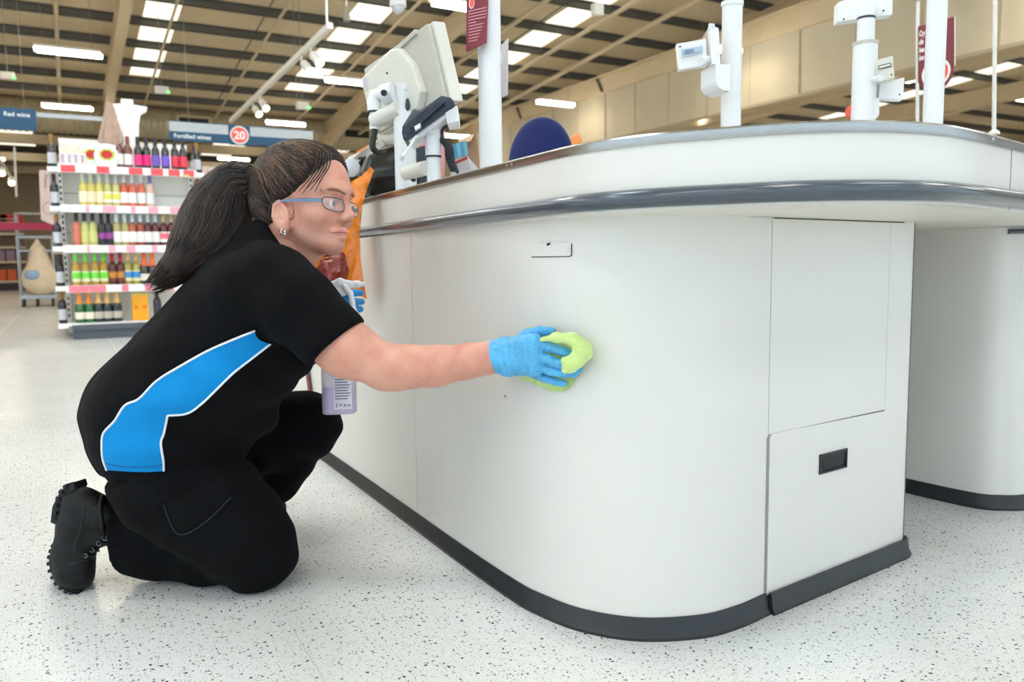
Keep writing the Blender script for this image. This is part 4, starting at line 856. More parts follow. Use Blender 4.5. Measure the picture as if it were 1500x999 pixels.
# monitor on its post
mo = root('till_monitor', P(606, 262, 2.08), 'ivory touch-screen till monitor seen from behind on a white post', 'monitor')
TL, TR, BR, BL = P(533, 101, 2.22), P(626, 34, 1.93), P(652, 146, 1.93), P(549, 196, 2.22)
mn = np.cross(TR-TL, BL-TL); mn /= np.linalg.norm(mn); mn = mn if np.dot(mn, VF) > 0 else -mn
def mq(a, b, off=0.0): return TL+(TR-TL)*a+(BL-TL)*b+((BR-BL)-(TR-TL))*a*b+mn*off
obj('screen_shell', MB().slab([mq(0, 0), mq(1, 0), mq(1, 1), mq(0, 1)], mn*.012), ivory2, mo, bevel=.003)
obj('screen_bezel', MB().slab([mq(-.0, -.02, .012), mq(1.03, -.02, .012), mq(1.03, 1.02, .012), mq(-.0, 1.02, .012)], mn*.034), ivory, mo, bevel=.004)
obj('screen_glass', MB().slab([mq(.05, .05, .046), mq(.95, .05, .046), mq(.95, .95, .046), mq(.05, .95, .046)], mn*.002), bk, mo)
hump = [(.03, .18), (.55, .06), (.66, .12), (.78, .40), (.82, .80), (.74, .98), (.2, .98), (.06, .6)]
obj('rear_housing', MB().slab([mq(a, b, -.022) for a, b in hump], mn*.024), ivory, mo, bevel=.006)
obj('vent_band', MB().slab([mq(.12, .12, -.008), mq(.86, -.01, -.008), mq(.86, .05, -.008), mq(.12, .17, -.008)], mn*.012), ivory2, mo)
obj('rating_plate', MB().slab([mq(.07, .22, -.0235), mq(.13, .205, -.0235), mq(.135, .38, -.0235), mq(.08, .40, -.0235)], mn*.002), mat('plate_lilac', (206, 200, 206), .5), mo)
for a, b in ((.45, .34), (.27, .52)): obj('housing_screw', MB().ball(mq(a, b, -.024), .003, 8), bk, mo)
def tb(name, pts, r, m=polem, n=16, par=mo): return obj(name, MB().tube(pts, r, n), m, par, smooth='auto')
tb('tilt_bracket', [P(577, 135, 2.02), P(561, 139, 2.03)], .026); tb('pivot_knob', [P(563, 136, 1.99), P(562, 136, 1.985)], .008, bk, 12)
tb('arm_elbow', [P(561, 137, 2.06), P(550, 140, 2.07), P(548, 150, 2.07), P(549, 165, 2.07)], [.016, .018, .019, .019]); tb('elbow_ring', [P(549, 164, 2.07), P(549, 166, 2.07)], .020, bk); tb('arm_drop', [P(549, 166, 2.07), P(549, 190, 2.07)], .0135)
tb('cross_arm', [P(548, 178, 2.07), P(585, 158, 2.02)], .0205, ivory, 20)
pa, pt_ = P(593, 262, 2.04), P(592, 163, 2.04); pa = np.array([pt_[0], pt_[1], .845]); obj('main_post', MB().tube([pa, pt_], .028, 24), polem, mo, smooth='auto')
zp = P(592, 125, 2.04)[2]; obj('post_sleeve', MB().tube([pt_, [pt_[0], pt_[1], zp]], .0205, 24), polem, mo, smooth='auto'); obj('sleeve_slot', MB().ball(P(597, 153, 2.015), (.006, .003, .017), 12, [VR, VF, VU]), charc, mo, smooth=True); obj('sleeve_screw', cyl(P(595.5, 129, 2.018), P(595.5, 129, 2.012), .004, 10), mat('screw_bright', (226, 226, 226)), mo)
tb('cable_hose', spline([P(549, 190, 2.07), P(546, 206, 2.07), P(546, 216, 2.07), P(552, 223, 2.08), P(563, 224, 2.1)], 5), .0085, bk)
tb('base_bar', [P(595, 254, 2.0), P(624, 246, 1.93)], .018, ivory, 20); tb('bar_cap', [P(605, 263, 1.985), P(606, 263, 1.98)], .006, bk)
# card terminal on its own stalk
pd = root('card_terminal', P(634, 254, 1.86), 'dark keypad card terminal on a tilted white cradle stalk', 'card terminal')
sa, sb = P(634, 256, 1.86), P(634, 185, 1.86); sa = np.array([sb[0], sb[1], .845]); zr_ = P(634, 229, 1.86)[2]
tb('lower_stalk', [sa, [sb[0], sb[1], zr_]], .0165, polem, 20, pd); tb('stalk_ring', [[sb[0], sb[1], zr_-.002], [sb[0], sb[1], zr_+.002]], .0195, bk, 20, pd); tb('upper_stalk', [[sb[0], sb[1], zr_], sb, sb+[0, 0, .012]], [.019, .019, .013], polem, 20, pd)
tb('pivot_disc', [P(633, 189, 1.835), P(633, 189, 1.83)], .008, ivory, 16, pd); tb('pivot_screw', [P(633, 189, 1.83), P(633, 189, 1.828)], .003, ivory2, 10, pd)
obj('cradle_plate', MB().slab([P(598, 205, 1.84), P(668, 154, 1.80), P(670, 160, 1.80), P(634, 187, 1.82), P(600, 209, 1.84)], VF*.07), polem, pd, bevel=.0015)
obj('cradle_end', MB().slab([P(652, 165, 1.80), P(670, 154, 1.795), P(672, 178, 1.80), P(655, 181, 1.81)], VF*.06), polem, pd, bevel=.001)
obj('keypad_body', MB().slab([P(588, 194, 1.83), P(589, 184, 1.83), P(606, 158, 1.82), P(614, 162, 1.81), P(646, 139, 1.79), P(661, 142, 1.785), P(667, 152, 1.785), P(598, 204, 1.83), P(591, 206, 1.835)], VF*.075), charc, pd, bevel=.006)
obj('keypad_top', MB().slab([P(600, 186, 1.815), P(640, 150, 1.785), P(651, 150, 1.78), P(607, 189, 1.812)], VF*.02), mat('keypad_dark', (34, 42, 54), .35), pd); obj('cradle_clip', MB().slab([P(607, 185, 1.81), P(616, 180, 1.805), P(616, 186, 1.805), P(608, 191, 1.81)], VF*.01), polem, pd)
tb('cradle_lever', [P(610, 199, 1.83), P(602, 212, 1.82), P(588, 232, 1.81)], .0035, polem, 8, pd); tb('lever_tip', [P(590, 229, 1.81), P(587, 234, 1.81)], .0055, ivory2, 8, pd)
tb('loop_cable', spline([P(669, 156, 1.82), P(670, 166, 1.83), P(662, 180, 1.84), P(650, 188, 1.85), P(647, 196, 1.86), P(648, 205, 1.86)], 6), .004, bk, 8, pd)
coil = []; cpath = spline([P(649, 204, 1.86), P(657, 216, 1.86), P(659, 232, 1.86), P(666, 252, 1.86)], 40)
for k, p in enumerate(cpath): a_ = k*2*math.pi/7; coil.append(p+(VR*math.cos(a_)+VF*math.sin(a_))*.0085)
tb('coiled_cable', coil, .0034, mat('cable_black', (28, 32, 40), .4), 6, pd)
# boxes and leaflets behind
card = mat('cardboard', (196, 164, 132), .7, noise=.05); wbx = mat('box_white', (226, 222, 222), .5)
bx_ = root('cardboard_box', P(690, 225, 2.5), 'open brown cardboard box with flaps behind the left side of the white pole', 'box')
obj('box_side', MB().slab([P(670, 210, 2.5), P(698, 194, 2.45), P(706, 293, 2.45), P(676, 294, 2.5)], VF*.12), card, bx_); obj('box_flap', MB().slab([P(672, 205, 2.48), P(694, 196, 2.45), P(690, 206, 2.40), P(672, 213, 2.42)], VF*.004), card, bx_)
for k in range(4):
    x = 663+k*5; obj('leaflet', MB().slab([P(x, 212-k*1.5, 2.38+.01*k), P(x+5, 210-k*1.5, 2.38+.01*k), P(x+8, 230-k*1.5, 2.38+.01*k), P(x+3, 233-k*1.5, 2.38+.01*k)], VF*.003), mat(('leaflet_blue', 'leaflet_teal')[k % 2], ((84, 150, 186), (120, 190, 206))[k % 2], .5), label='%s blue leaflet standing in front of the cardboard box, counted from the left' % ORD[k], cat='leaflet', group='blue leaflets')
obj('white_carton', MB().slab([P(660, 236, 2.3), P(684, 228, 2.26), P(700, 246, 2.26), P(700, 288, 2.27), P(660, 290, 2.3)], VF*.15), wbx, label='white open carton between the coiled cable and the white pole', cat='carton')
obj('red_card', MB().slab([P(664, 238, 2.29), P(684, 229, 2.25), P(684, 232, 2.25), P(664, 241, 2.29)], VF*.02), mat('red_card', (180, 60, 76), .5), label='thin red card edge under the blue leaflets', cat='card')
pkb = root('pink_packet', P(618, 215, 2.5), 'pink and yellow printed packet behind the monitor post', 'packet'); obj('packet_body', MB().slab([P(606, 206, 2.5), P(625, 197, 2.5), P(629, 294, 2.5), P(607, 294, 2.5)], VF*.04), mat('packet_pink', (246, 160, 158), .45), pkb); obj('packet_print', MB().slab([P(609, 210, 2.498), P(615, 206, 2.498), P(616, 214, 2.498), P(609, 216, 2.498)], VF*.004), mat('packet_yellow', (250, 196, 60), .45), pkb)
obj('pink_edge', MB().slab([P(645, 190, 2.4), P(651, 190, 2.4), P(651, 292, 2.4), P(645, 292, 2.4)], VF*.02), mat('edge_pink', (250, 176, 176), .5), label='pale pink card edge behind the terminal stalk', cat='card')
obj('slate_box', MB().slab([P(608, 218, 2.45), P(622, 213, 2.42), P(626, 292, 2.42), P(608, 292, 2.45)], VF*.1), mat('slate_box', (66, 84, 106), .5), label='slate blue box between the monitor post and the terminal stalk', cat='box')
obj('till_block', MB().slab([P(552, 196, 2.35), P(580, 168, 2.3), P(582, 210, 2.3), P(556, 214, 2.35)], VF*.1), ivory2, label='grey till block hanging behind the monitor arm', cat='till')
bf = Field(P(552, 250, 2.2)-[.25, .25, .2], P(552, 250, 2.2)+[.25, .25, .2], .006)
bf.chain([(555, 240, 2.25, 20), (590, 232, 2.25, 22)], .02); bf.chain([(553, 262, 2.25, 28), (590, 258, 2.25, 28)], .02)
field_obj('black_drum', bf, mat('black_gloss', (24, 23, 23), .25), None, label='glossy black rounded form left of the monitor post', cat='bin')
obj('till_housing', MB().slab([P(529, 238, 2.31), P(556, 234, 2.28), P(556, 288, 2.28), P(529, 291, 2.31)], VF*.12), mat('till_black', (28, 27, 27), .4), label='black till housing behind the top of the orange bags', cat='till')
obj('black_ledge', MB().slab([P(522, 231, 2.3), P(552, 227, 2.25), P(554, 235, 2.25), P(530, 238, 2.3)], VF*.06), mat('black_ledge', (30, 34, 36), .4), label='flat black tray edge above the orange bags', cat='tray')
obj('crumpled_bag', MB().slab([P(500, 246, 2.3), P(511, 229, 2.31), P(529, 222, 2.29), P(547, 209, 2.31), P(560, 203, 2.3), P(563, 213, 2.3), P(546, 223, 2.28), P(532, 231, 2.3), P(521, 241, 2.28), P(508, 251, 2.3)], VF*.06), mat('bag_film_grey', (206, 200, 192), .35, noise=.08, nscale=20), label='crumpled pale plastic bag beyond the woman\'s forehead', cat='bag')
obj('orange_edge', MB().slab([P(522, 222, 2.5), P(562, 200, 2.45), P(563, 204, 2.45), P(523, 227, 2.5)], VF*.03), mat('orange_trim', (240, 130, 66), .5), label='thin orange strip above the crumpled bag', cat='strip')
obj('white_scoop', MB().ball(P(514, 246, 2.16), (.026, .012, .026), 18, [VR, VF, VU]), mat('scoop_white', (200, 204, 212), .5), label='round white plastic disc above the orange bags', cat='disc', smooth=True)
# bundle of orange carrier bags
ob = root('carrier_bags', P(500, 430, 2.05), 'bundle of orange plastic carrier bags with a maroon printed circle behind her face', 'carrier bags')
om = mat('bag_orange', (240, 134, 24), .25, coat=.4, noise=.06, nscale=18, bump=.35, bscale=30)
for k in range(5):
    base = [(512, 268), (530, 257), (543-.5*k, 244+1.2*k), (548-1.2*k, 249+2*k), (538, 275), (531-k*.8, 300), (527-k*.8, 340), (528-k*.6, 380), (533-k*1.3, 415), (537-k*2.2, 438-k*1.4), (525, 432), (500, 428), (455, 420), (451, 392), (466, 372), (490, 350), (505, 300)]
    n = len(base); t = 2.06+.012*k; vs = []; gx = []
    bm = bmesh.new(); f_ = bm.faces.new([bm.verts.new((x, y, 0)) for x, y in base])
    for axs in (0, 1):
        for kk in np.arange((440, 236)[axs], (560, 450)[axs], 7):
            bmesh.ops.bisect_plane(bm, geom=list(bm.verts)+list(bm.edges)+list(bm.faces), plane_co=(kk, 0, 0) if axs == 0 else (0, kk, 0), plane_no=(1, 0, 0) if axs == 0 else (0, 1, 0), dist=1e-4)
    bmesh.ops.triangulate(bm, faces=[q for q in bm.faces if len(q.verts) > 4]); bm.verts.index_update()
    for v in bm.verts:
        w_ = .006*math.sin(v.co.x*.16+v.co.y*.05+k)+.004*math.sin(v.co.x*.4-v.co.y*.11)+.003*math.sin(v.co.y*.3+v.co.x*.2); vs.append(P(v.co.x, v.co.y, t+w_))
    fs = [tuple(v.index for v in f.verts) for f in bm.faces]; bm.free(); nv = len(vs)
    mb = MB().add(vs, fs); mb.add([p+VF*.002 for p in vs], [tuple(reversed(f)) for f in fs])
    s_ = obj('bag_sheet', mb, om, ob, smooth=True, recalc=False)
    if k == 0: bag_bvh = BVHTree.FromPolygons([Vector(v) for v in vs], fs); bag0 = s_
obj('bag_hook', cyl(P(532, 262, 2.085), (.748, 2.17, .838), .003, 8), polem, ob)
circ = [(490+20*math.cos(a), 392+30*math.sin(a)) for a in np.linspace(-2.2, 1.7, 16)]+[(462, 418), (464, 392)]
obj('printed_circle', patch(bag_bvh, circ, .005, 5), mat('bag_maroon', (140, 48, 36), .3, coat=.3), bag0)
for k, (x0, x1, y) in enumerate(((470, 486, 370), (470, 492, 376), (472, 490, 381.5))): obj('print_line', patch(bag_bvh, [(x0, y+.1*(x1-x0)), (x1, y), (x1, y+1.6), (x0, y+1.6+.1*(x1-x0))], .007, 5), mat('bag_ink', (206, 140, 110), .4), bag0)

# ================================================================== the woman
pr = root('person', at_z(300, 845, 0.0), 'woman in black polo with blue side panel kneeling and wiping the counter', 'person')
skin = mat('skin', (224, 168, 148), .48, noise=.07, nscale=22, sss=.15, bump=.06, bscale=220, stops=[(.25, (204, 136, 116)), (.5, (216, 156, 136)), (.75, (224, 170, 150))])
cloth = mat('black_jersey', (10, 11, 14), .95, noise=.25, nscale=8, spec=.16, bump=.9, bscale=13)
trous = mat('black_twill', (10, 11, 14), .95, noise=.25, nscale=10, spec=.16, bump=.9, bscale=15)
bluem = mat('panel_blue', (20, 138, 208), .9, spec=.15, noise=.05, nscale=9, bump=.12, bscale=22); pipem = mat('piping_white', (238, 240, 244), .7)
glovem = mat('nitrile_blue', (86, 176, 228), .38, noise=.12, nscale=24, bump=.6, bscale=70)
leather = mat('boot_leather', (9, 10, 11), .55, spec=.35, noise=.2, nscale=30, bump=.25, bscale=60); solem = mat('boot_sole', (20, 24, 27), .7, noise=.15, nscale=20)

# head frame: forward, up, towards the near side
hy = math.radians(22); HC = P(442, 305, 1.60)
EF = VR*math.cos(hy)-VF*math.sin(hy); EL = -VF*math.cos(hy)-VR*math.sin(hy); EU = VU
HA = np.array([EF, EU, EL])
def hd3(f, u, l): return HC+(EF*f+EU*u+EL*l)*.001
def mm(*r): return tuple(x*.001 for x in r)
def head_shape(F, off=0.0):
    F.ell(hd3(-5, 42, 0), mm(95+off, 82+off, 74+off), HA, .03); F.ell(hd3(42, 46, 0), mm(57+off, 56+off, 60+off), HA, .03)
def face(F):
    head_shape(F)
    F.ell(hd3(40, -20, 0), mm(57, 64, 53), HA, .025); F.ell(hd3(42, -56, 0), mm(46, 32, 38), HA, .02)
    F.ell(hd3(77, -76, 0), mm(19, 18, 22), HA, .02)
    for s in (-1, 1):
        F.cone(hd3(2, -36, 48*s), hd3(66, -78, 14*s), .018, .014, .02)
        F.ell(hd3(70, -22, 36*s), mm(24, 20, 21), HA, .025)
        F.cone(hd3(100, 27, 6*s), hd3(84, 30, 44*s), .0085, .008, .02)
        F.ell(hd3(104, 1, 32*s), mm(12, 12, 18), HA, .012, 'd')
        F.ell(hd3(105, -27, 11*s), mm(10, 8, 7.5), HA, .008)
    F.cone(hd3(101, 12, 0), hd3(112, -18, 0), .0072, .0090, .010); F.ell(hd3(114, -22, 0), mm(9.5, 8, 9.5), HA, .006)
    for s in (-1, 1):
        F.cone(hd3(99, -50, 0), hd3(88, -54, 22*s), .0065, .004, .008); F.cone(hd3(97, -63, 0), hd3(86, -60, 20*s), .0075, .004, .008)
    for s in (-1, 1): F.cone(hd3(106, -57, 0), hd3(88, -58, 27*s), .0018, .0014, .003, 'd')
    # eyelids
    for s in (-1, 1): F.ell(hd3(88, 0, 33*s), mm(13, 11, 15), HA, .006)
    for s in (-1, 1): F.ell(hd3(103, -1, 34*s), mm(7, 4.2, 12), HA, .003, 'd')
    # ears
    for s in (-1, 1):
        ea = np.array([EF*.93+EU*.25, EU*.95-EF*.25, EL*s]); F.cone(hd3(14, -38, 58*s), hd3(8, -23, 64*s), .012, .012, .01)
        F.ell(hd3(4, -26, 72*s), mm(19, 31, 8), ea, .005); F.ell(hd3(8, -21, 80*s), mm(11.5, 20, 7), ea, .004, 'd'); F.ell(hd3(10, -28, 73*s), mm(4, 7, 5), ea, .004); F.ell(hd3(13, -52, 69*s), mm(8, 9, 6), HA, .006)
        F.cone(hd3(-6, -6, 78*s), hd3(6, 2, 77*s), .0028, .0028, .004); F.cone(hd3(-10, -28, 78*s), hd3(-6, -6, 78*s), .0028, .0028, .004)
    # neck
    F.cone(hd3(-16, -30, 0), P(402, 398, 1.62), .050, .056, .02); F.cone(hd3(32, -70, 0), P(430, 402, 1.605), .022, .030, .02)

HF_ = Field(HC-[.15, .17, .19], HC+[.16, .16, .15], .0021); face(HF_); hv, hf = HF_.mesh(1)
head_bvh = BVHTree.FromPolygons([Vector(v) for v in hv], [tuple(int(i) for i in f) for f in hf])
B = Field((-.20, 1.05, -.005), (.80, 2.25, .80), .0040)
# body under the clothes, one figure with the head and arms
B.cone(hd3(-12, -55, 0), P(400, 395, 1.62), .045, .055, .03); B.chain([(402, 395, 1.62, 38), (372, 455, 1.62, 70), (298, 545, 1.66, 76), (236, 622, 1.70, 74)], .06)
for dt in (-.08, .08): B.chain([(378, 446, 1.60+dt, 54), (300, 545, 1.66+dt, 60), (236, 625, 1.70+dt, 64)], .05)
B.chain([(220, 655, 1.62, 56), (300, 732, 1.61, 46), (375, 808, 1.63, 36)], .03); B.chain([(378, 815, 1.63, 30), (280, 805, 1.65, 30), (190, 790, 1.66, 24), (150, 770, 1.64, 18)], .02)
B.chain([(240, 650, 1.80, 56), (350, 640, 1.85, 42), (448, 626, 1.88, 30)], .03); B.chain([(448, 628, 1.88, 28), (398, 692, 1.95, 24), (345, 752, 2.0, 18)], .02)
B.chain([(402, 430, 1.51, 46), (445, 463, 1.47, 45), (508, 511, 1.455, 39), (566, 537, 1.45, 31)], .03)
B.chain([(566, 537, 1.45, 30), (600, 537, 1.45, 29.5), (640, 536, 1.44, 28), (685, 529, 1.435, 23.5), (716, 524, 1.43, 21), (745, 522, 1.425, 18)], .02); B.cone(P(560, 545, 1.46), P(575, 547, 1.45), .029, .027, .02)
B.chain([(405, 435, 1.75, 44), (425, 500, 1.84, 34), (440, 506, 1.84, 30), (476, 470, 1.80, 20), (484, 455, 1.79, 18)], .03)
bv, bf_ = B.mesh(2)
class Joined:
    def mesh(self, smooth): return np.concatenate([hv, bv]), np.concatenate([hf, bf_+len(hv)])
body, _b = field_obj('body', Joined(), skin, pr); body_bvh = head_bvh
lipm = mat('lip_rose', (204, 128, 120), .4, noise=.06)
for nm, rows in (('upper_lip', ((102, -51, 0), (99, -52, 9), (92, -54.5, 20), (85, -56, 27))), ('lower_lip', ((101, -61, 0), (98, -61, 9), (91, -60, 19), (85, -58, 26)))):
    pts = [hd3(f, u, -l) for f, u, l in rows[:0:-1]]+[hd3(*r_) for r_ in rows]
    pts = [np.array(head_bvh.find_nearest(V(p))[0]) for p in pts]
    obj(nm, MB().tube(spline(pts, 4), [.0006+.0030*math.sin(math.pi*k/24)**.6 for k in range(25)], 8), lipm, pr, smooth=True)

# eyes, glasses, earrings, brows
for s in (-1, 1):
    e = obj('eyeball', MB().ball(hd3(88.5, -1, 33*s), .0125, 18), mat('eye_white', (226, 220, 216), .2, coat=.5), pr, smooth=True)
    dirv = EF*.96+EL*(-.1)-EU*.02; dirv /= np.linalg.norm(dirv); c = hd3(88.5, -1, 33*s)+dirv*.0105
    obj('iris', MB().ball(c, (.0026, .0058, .0058), 12, [dirv, np.cross(EU, dirv), EU]), mat('iris_grey', (84, 92, 92), .2, coat=.6), e, smooth=True)
    obj('pupil', MB().ball(c+dirv*.0012, (.002, .0026, .0026), 10, [dirv, np.cross(EU, dirv), EU]), bk, e, smooth=True)
    bw = [body_bvh.find_nearest(V(hd3(112, 19, 10*s)))[0], body_bvh.find_nearest(V(hd3(108, 24, 24*s)))[0], body_bvh.find_nearest(V(hd3(96, 25, 40*s)))[0], body_bvh.find_nearest(V(hd3(84, 20, 54*s)))[0]]
    obj('eyebrow', MB().tube(spline([np.array(b) for b in bw], 4), [.0022]*4+[.0030]*5+[.0014]*4, 6), mat('brow_hair', (140, 96, 78), .8), pr, smooth=True)
_hd3 = hd3
def hd3(f, u, l): return _hd3(f, u-5, l)
gl = root('glasses', hd3(100, 2, 0)); gl.parent = pr; gl.location = V(hd3(100, 2, 0)-ORG[pr.name]); gl.name = 'glasses'; ORG[gl.name] = hd3(100, 2, 0)
gfr = mat('glasses_frame', (70, 84, 104), .3, metal=.4); garm = mat('glasses_arm', (112, 128, 152), .3, metal=.3); lens = mat('glasses_lens', (225, 232, 240), .03, alpha=.10, noise=0)
for s in (-1, 1):
    ring = [(106, 12, 9), (105, 13, 20), (102, 13, 40), (97, 11, 58), (94, 5, 62), (95, -5, 60), (99, -11, 50), (104, -12.5, 30), (107, -11, 15), (108, -3, 9)]
    pts = [hd3(f, u, l*s) for f, u, l in ring]; sp_ = spline(pts+[pts[0]], 4)
    obj('lens_rim', MB().tube(sp_, .0011, 6), gfr, gl, smooth=True); obj('lens', MB().slab([p for p in sp_[:-1:2]], EF*.0012), lens, gl)
    obj('temple_arm', MB().slab([hd3(94, 9, 63*s), hd3(94, 0, 63*s), hd3(60, 2.5, 71*s), hd3(28, 4, 75*s), hd3(-4, 4, 76*s), hd3(-4, 8, 76*s), hd3(28, 9.0, 75*s), hd3(60, 9.5, 71*s)], EL*s*.0018), garm, gl)
    obj('temple_tip', MB().tube(spline([hd3(-3, 6, 76*s), hd3(-13, 3, 75*s), hd3(-21, -10, 73*s), hd3(-24, -20, 70*s)], 4), .0026, 8), mat('temple_tip', (30, 34, 42), .4), gl, smooth=True)
obj('bridge', MB().tube([hd3(107, 4, 9), hd3(111, 6, 0), hd3(107, 4, -9)], .0013, 6), gfr, gl)
hd3 = _hd3
for f, u in ((9, -58), (17, -61)):
    c = hd3(f, u, 75); obj('earring', MB().tube([c+(EL*math.cos(a)*.35+EU*math.sin(a)+EF*.2*math.sin(a))*.005 for a in np.linspace(0, 2*math.pi, 15)], .0013, 6), mat('earring_silver', (230, 230, 232), .15, metal=1), pr, smooth=True)

# hair: swept cap, ponytail, loose strands
hairm = mat('hair_brown', (40, 27, 22), .6, noise=.3, nscale=30, spec=.3); hairs = [hairm, mat('hair_chestnut', (88, 58, 36), .4, noise=.2, spec=.5), mat('hair_dark', (30, 20, 17), .42, noise=.2, spec=.5), mat('hair_tan', (112, 76, 46), .42, noise=.2, spec=.5)]
Hf = Field(HC-[.2, .2, .17], HC+[.16, .2, .18], .0030)
Hf.ell(hd3(-8, 46, 0), mm(102, 93, 81), HA, .03); Hf.ell(hd3(38, 53, 0), mm(62, 66, 68), HA, .03); Hf.ell(hd3(-50, 10, 0), mm(54, 66, 62), HA, .03)
X, Y, Z = Hf.full(); X = X-HC[0]; Y = Y-HC[1]; Z = Z-HC[2]
fw = (X*EF[0]+Y*EF[1]+Z*EF[2])*1000; up = (X*EU[0]+Y*EU[1]+Z*EU[2])*1000; la = (X*EL[0]+Y*EL[1]+Z*EL[2])*1000
line = np.interp(fw.ravel(), [-130, -60, -24, -12, 2, 20, 40, 62, 80, 88, 95, 110], [-74, -66, -48, -14, 2, 7, 19, 40, 64, 88, 112, 140]).reshape(fw.shape)
line = line+np.clip((45-np.abs(la))*.25, 0, 9)*(fw > 30)
Hf.F = (Hf.F+.0085*np.exp(-np.clip(up-line, 0, 99)/9.0)*(fw > -5)).astype(np.float32); Hf.F = np.maximum(Hf.F, ((line-up)*.001*.75).astype(np.float32))
hair, hair_bvh = field_obj('hair', Hf, hairm, pr)
def near(bvh, p, off): 
    h = bvh.find_nearest(V(p)); return np.array(h[0])+np.array(h[1])*off
tie = hd3(-100, 36, 6); rnd = random.Random(5)
sm = [MB() for _ in range(4)]
for k in range(860):
    f0 = rnd.uniform(-20, 96) if k % 3 else rnd.uniform(15, 92); la0 = rnd.uniform(-40, 82) if k % 3 else rnd.uniform(30, 75)
    st = hd3(f0, float(np.interp(f0, [-20, -10, 12, 35, 58, 76, 86, 94], [0, 8, 14, 26, 46, 68, 90, 110]))+(rnd.uniform(0, 60)*rnd.random() if k % 3 else 1), la0)
    pts = []
    for j in range(12):
        t = j/11; p = st*(1-t)+tie*t + EU*.05*math.sin(math.pi*t)+EL*.03*math.sin(math.pi*t)*(1 if la0 > 0 else -1); pts.append(near(hair_bvh, p, .0004+.0018*rnd.random()))
    w = rnd.choice((0, 0, 1, 2, 2, 3)); sm[w].tube(pts, [.0005]+[rnd.uniform(.0007, .0013)]*10+[.0007], 4, caps=False)
for k in range(200):
    st = hd3(rnd.uniform(-75, -8), rnd.uniform(-60, 5), rnd.uniform(40, 85)); pts = []
    for j in range(9):
        t = j/8; p = st*(1-t)+tie*t+EL*.02*math.sin(math.pi*t); pts.append(near(hair_bvh, p, .0004+.0014*rnd.random()))
    sm[rnd.choice((0, 0, 1, 2, 2))].tube(pts, [.0005]+[rnd.uniform(.0007, .0012)]*7+[.0007], 4, caps=False)
for i, mbs in enumerate(sm): obj('hair_strands', mbs, hairs[i], hair, kind='stuff', smooth=True, recalc=False)
Pt = Field(P(300, 330, 1.64)-[.25, .25, .25], P(300, 330, 1.64)+[.25, .25, .25], .0045)
tail = [(370, 262, 1.62, 16), (345, 268, 1.63, 26), (325, 300, 1.64, 40), (308, 340, 1.63, 44), (284, 370, 1.60, 32), (254, 396, 1.57, 17), (230, 415, 1.56, 5)]
Pt.chain(tail, .03); pony, pony_bvh = field_obj('ponytail', Pt, hairm, hair)
sm = [MB() for _ in range(4)]; tp = spline([np.array(P(x, y, t).tolist()+[r*t/FPX]) for x, y, t, r in tail], 4)
for k in range(1000):
    a = rnd.uniform(0, 2*math.pi); rr = rnd.uniform(.98, 1.13); pts = []; fr_ = rnd.uniform(0, .25); en = rnd.uniform(.80, 1.0); tw = rnd.uniform(-.5, .5); far = rnd.uniform(0, .035); off_ = rnd.uniform(.0003, .0022)
    for j in range(13):
        q = fr_+(en-fr_)*j/12; i = min(len(tp)-1, int(q*(len(tp)-1))); c = tp[i][:3]; i2 = min(i+1, len(tp)-1); tg = tp[i2][:3]-tp[max(i-1, 0)][:3]; tg /= np.linalg.norm(tg)+1e-9
        u = np.cross(tg, VF); u /= np.linalg.norm(u)+1e-9; w_ = np.cross(tg, u); aa = a+tw*q; spread = rr*tp[i][3]*(1+.25*max(0, q-.8)*5)
        p_ = c+(u*math.cos(aa)+w_*math.sin(aa))*spread; p_ = near(pony_bvh, p_, off_) if q < .74 else p_+tg*far*(q-.74)/.26; pts.append(p_)
    sm[rnd.choice((0, 0, 1, 2, 2, 2))].tube(pts, [.0010]*10+[.0008, .0006, .0003], 4, caps=False)
for i, mbs in enumerate(sm):
    if mbs.v: obj('ponytail_strands', mbs, hairs[i], hair, kind='stuff', smooth=True, recalc=False)
fs_ = MB()
for k in range(6):
    st = hd3(90-k*2.0, 96+2*(k % 2), 26+6*k); md = hd3(101-4*k, 68, 48+3*k); m2 = hd3(94-6*k, 40, 64+1.5*k); en = hd3(82-9*k, 12+5*(k % 3), 72)
    fs_.tube(spline([st, md, m2, en], 5), [.0015]*8+[.0012]*4+[.0008]*3+[.0003], 5, caps=False)
for k in range(4): fs_.tube(spline([hd3(26, 4, 70), hd3(33, -12, 70), hd3(36-2*k, -30, 70), hd3(27-3*k, -36, 70)], 4), .0004, 4, caps=False)
obj('fringe_strands', fs_, hairs[2], hair, kind='stuff', smooth=True, recalc=False)
obj('hair_tie', MB().tube([P(369+3*math.cos(a)*.6, 262+16*math.sin(a), 1.62+.022*math.cos(a)) for a in np.linspace(0, 2*math.pi, 17)], .004, 6), bk, hair, smooth=True)

# polo shirt
S = Field((-.20, 1.15, .15), (.80, 2.15, .98), .0045)
S.chain([(398, 392, 1.62, 62), (376, 450, 1.62, 92), (302, 545, 1.66, 98), (234, 612, 1.70, 98), (232, 645, 1.70, 84)], .05)
for dt in (-.10, .10): S.chain([(385, 432, 1.60+dt*.9, 70), (306, 545, 1.66+dt, 80), (237, 612, 1.70+dt, 88), (236, 645, 1.70+dt, 76)], .05)
S.chain([(410, 505, 1.58, 46), (398, 530, 1.60, 40)], .06); S.chain([(410, 505, 1.72, 46), (398, 530, 1.72, 40)], .06); S.chain([(330, 590, 1.66, 72), (290, 630, 1.68, 70)], .05)
S.chain([(398, 418, 1.50, 62), (440, 452, 1.46, 58), (480, 491, 1.45, 48.5), (503, 513, 1.448, 44.5)], .025); S.chain([(405, 425, 1.74, 55), (430, 495, 1.82, 46)], .03)
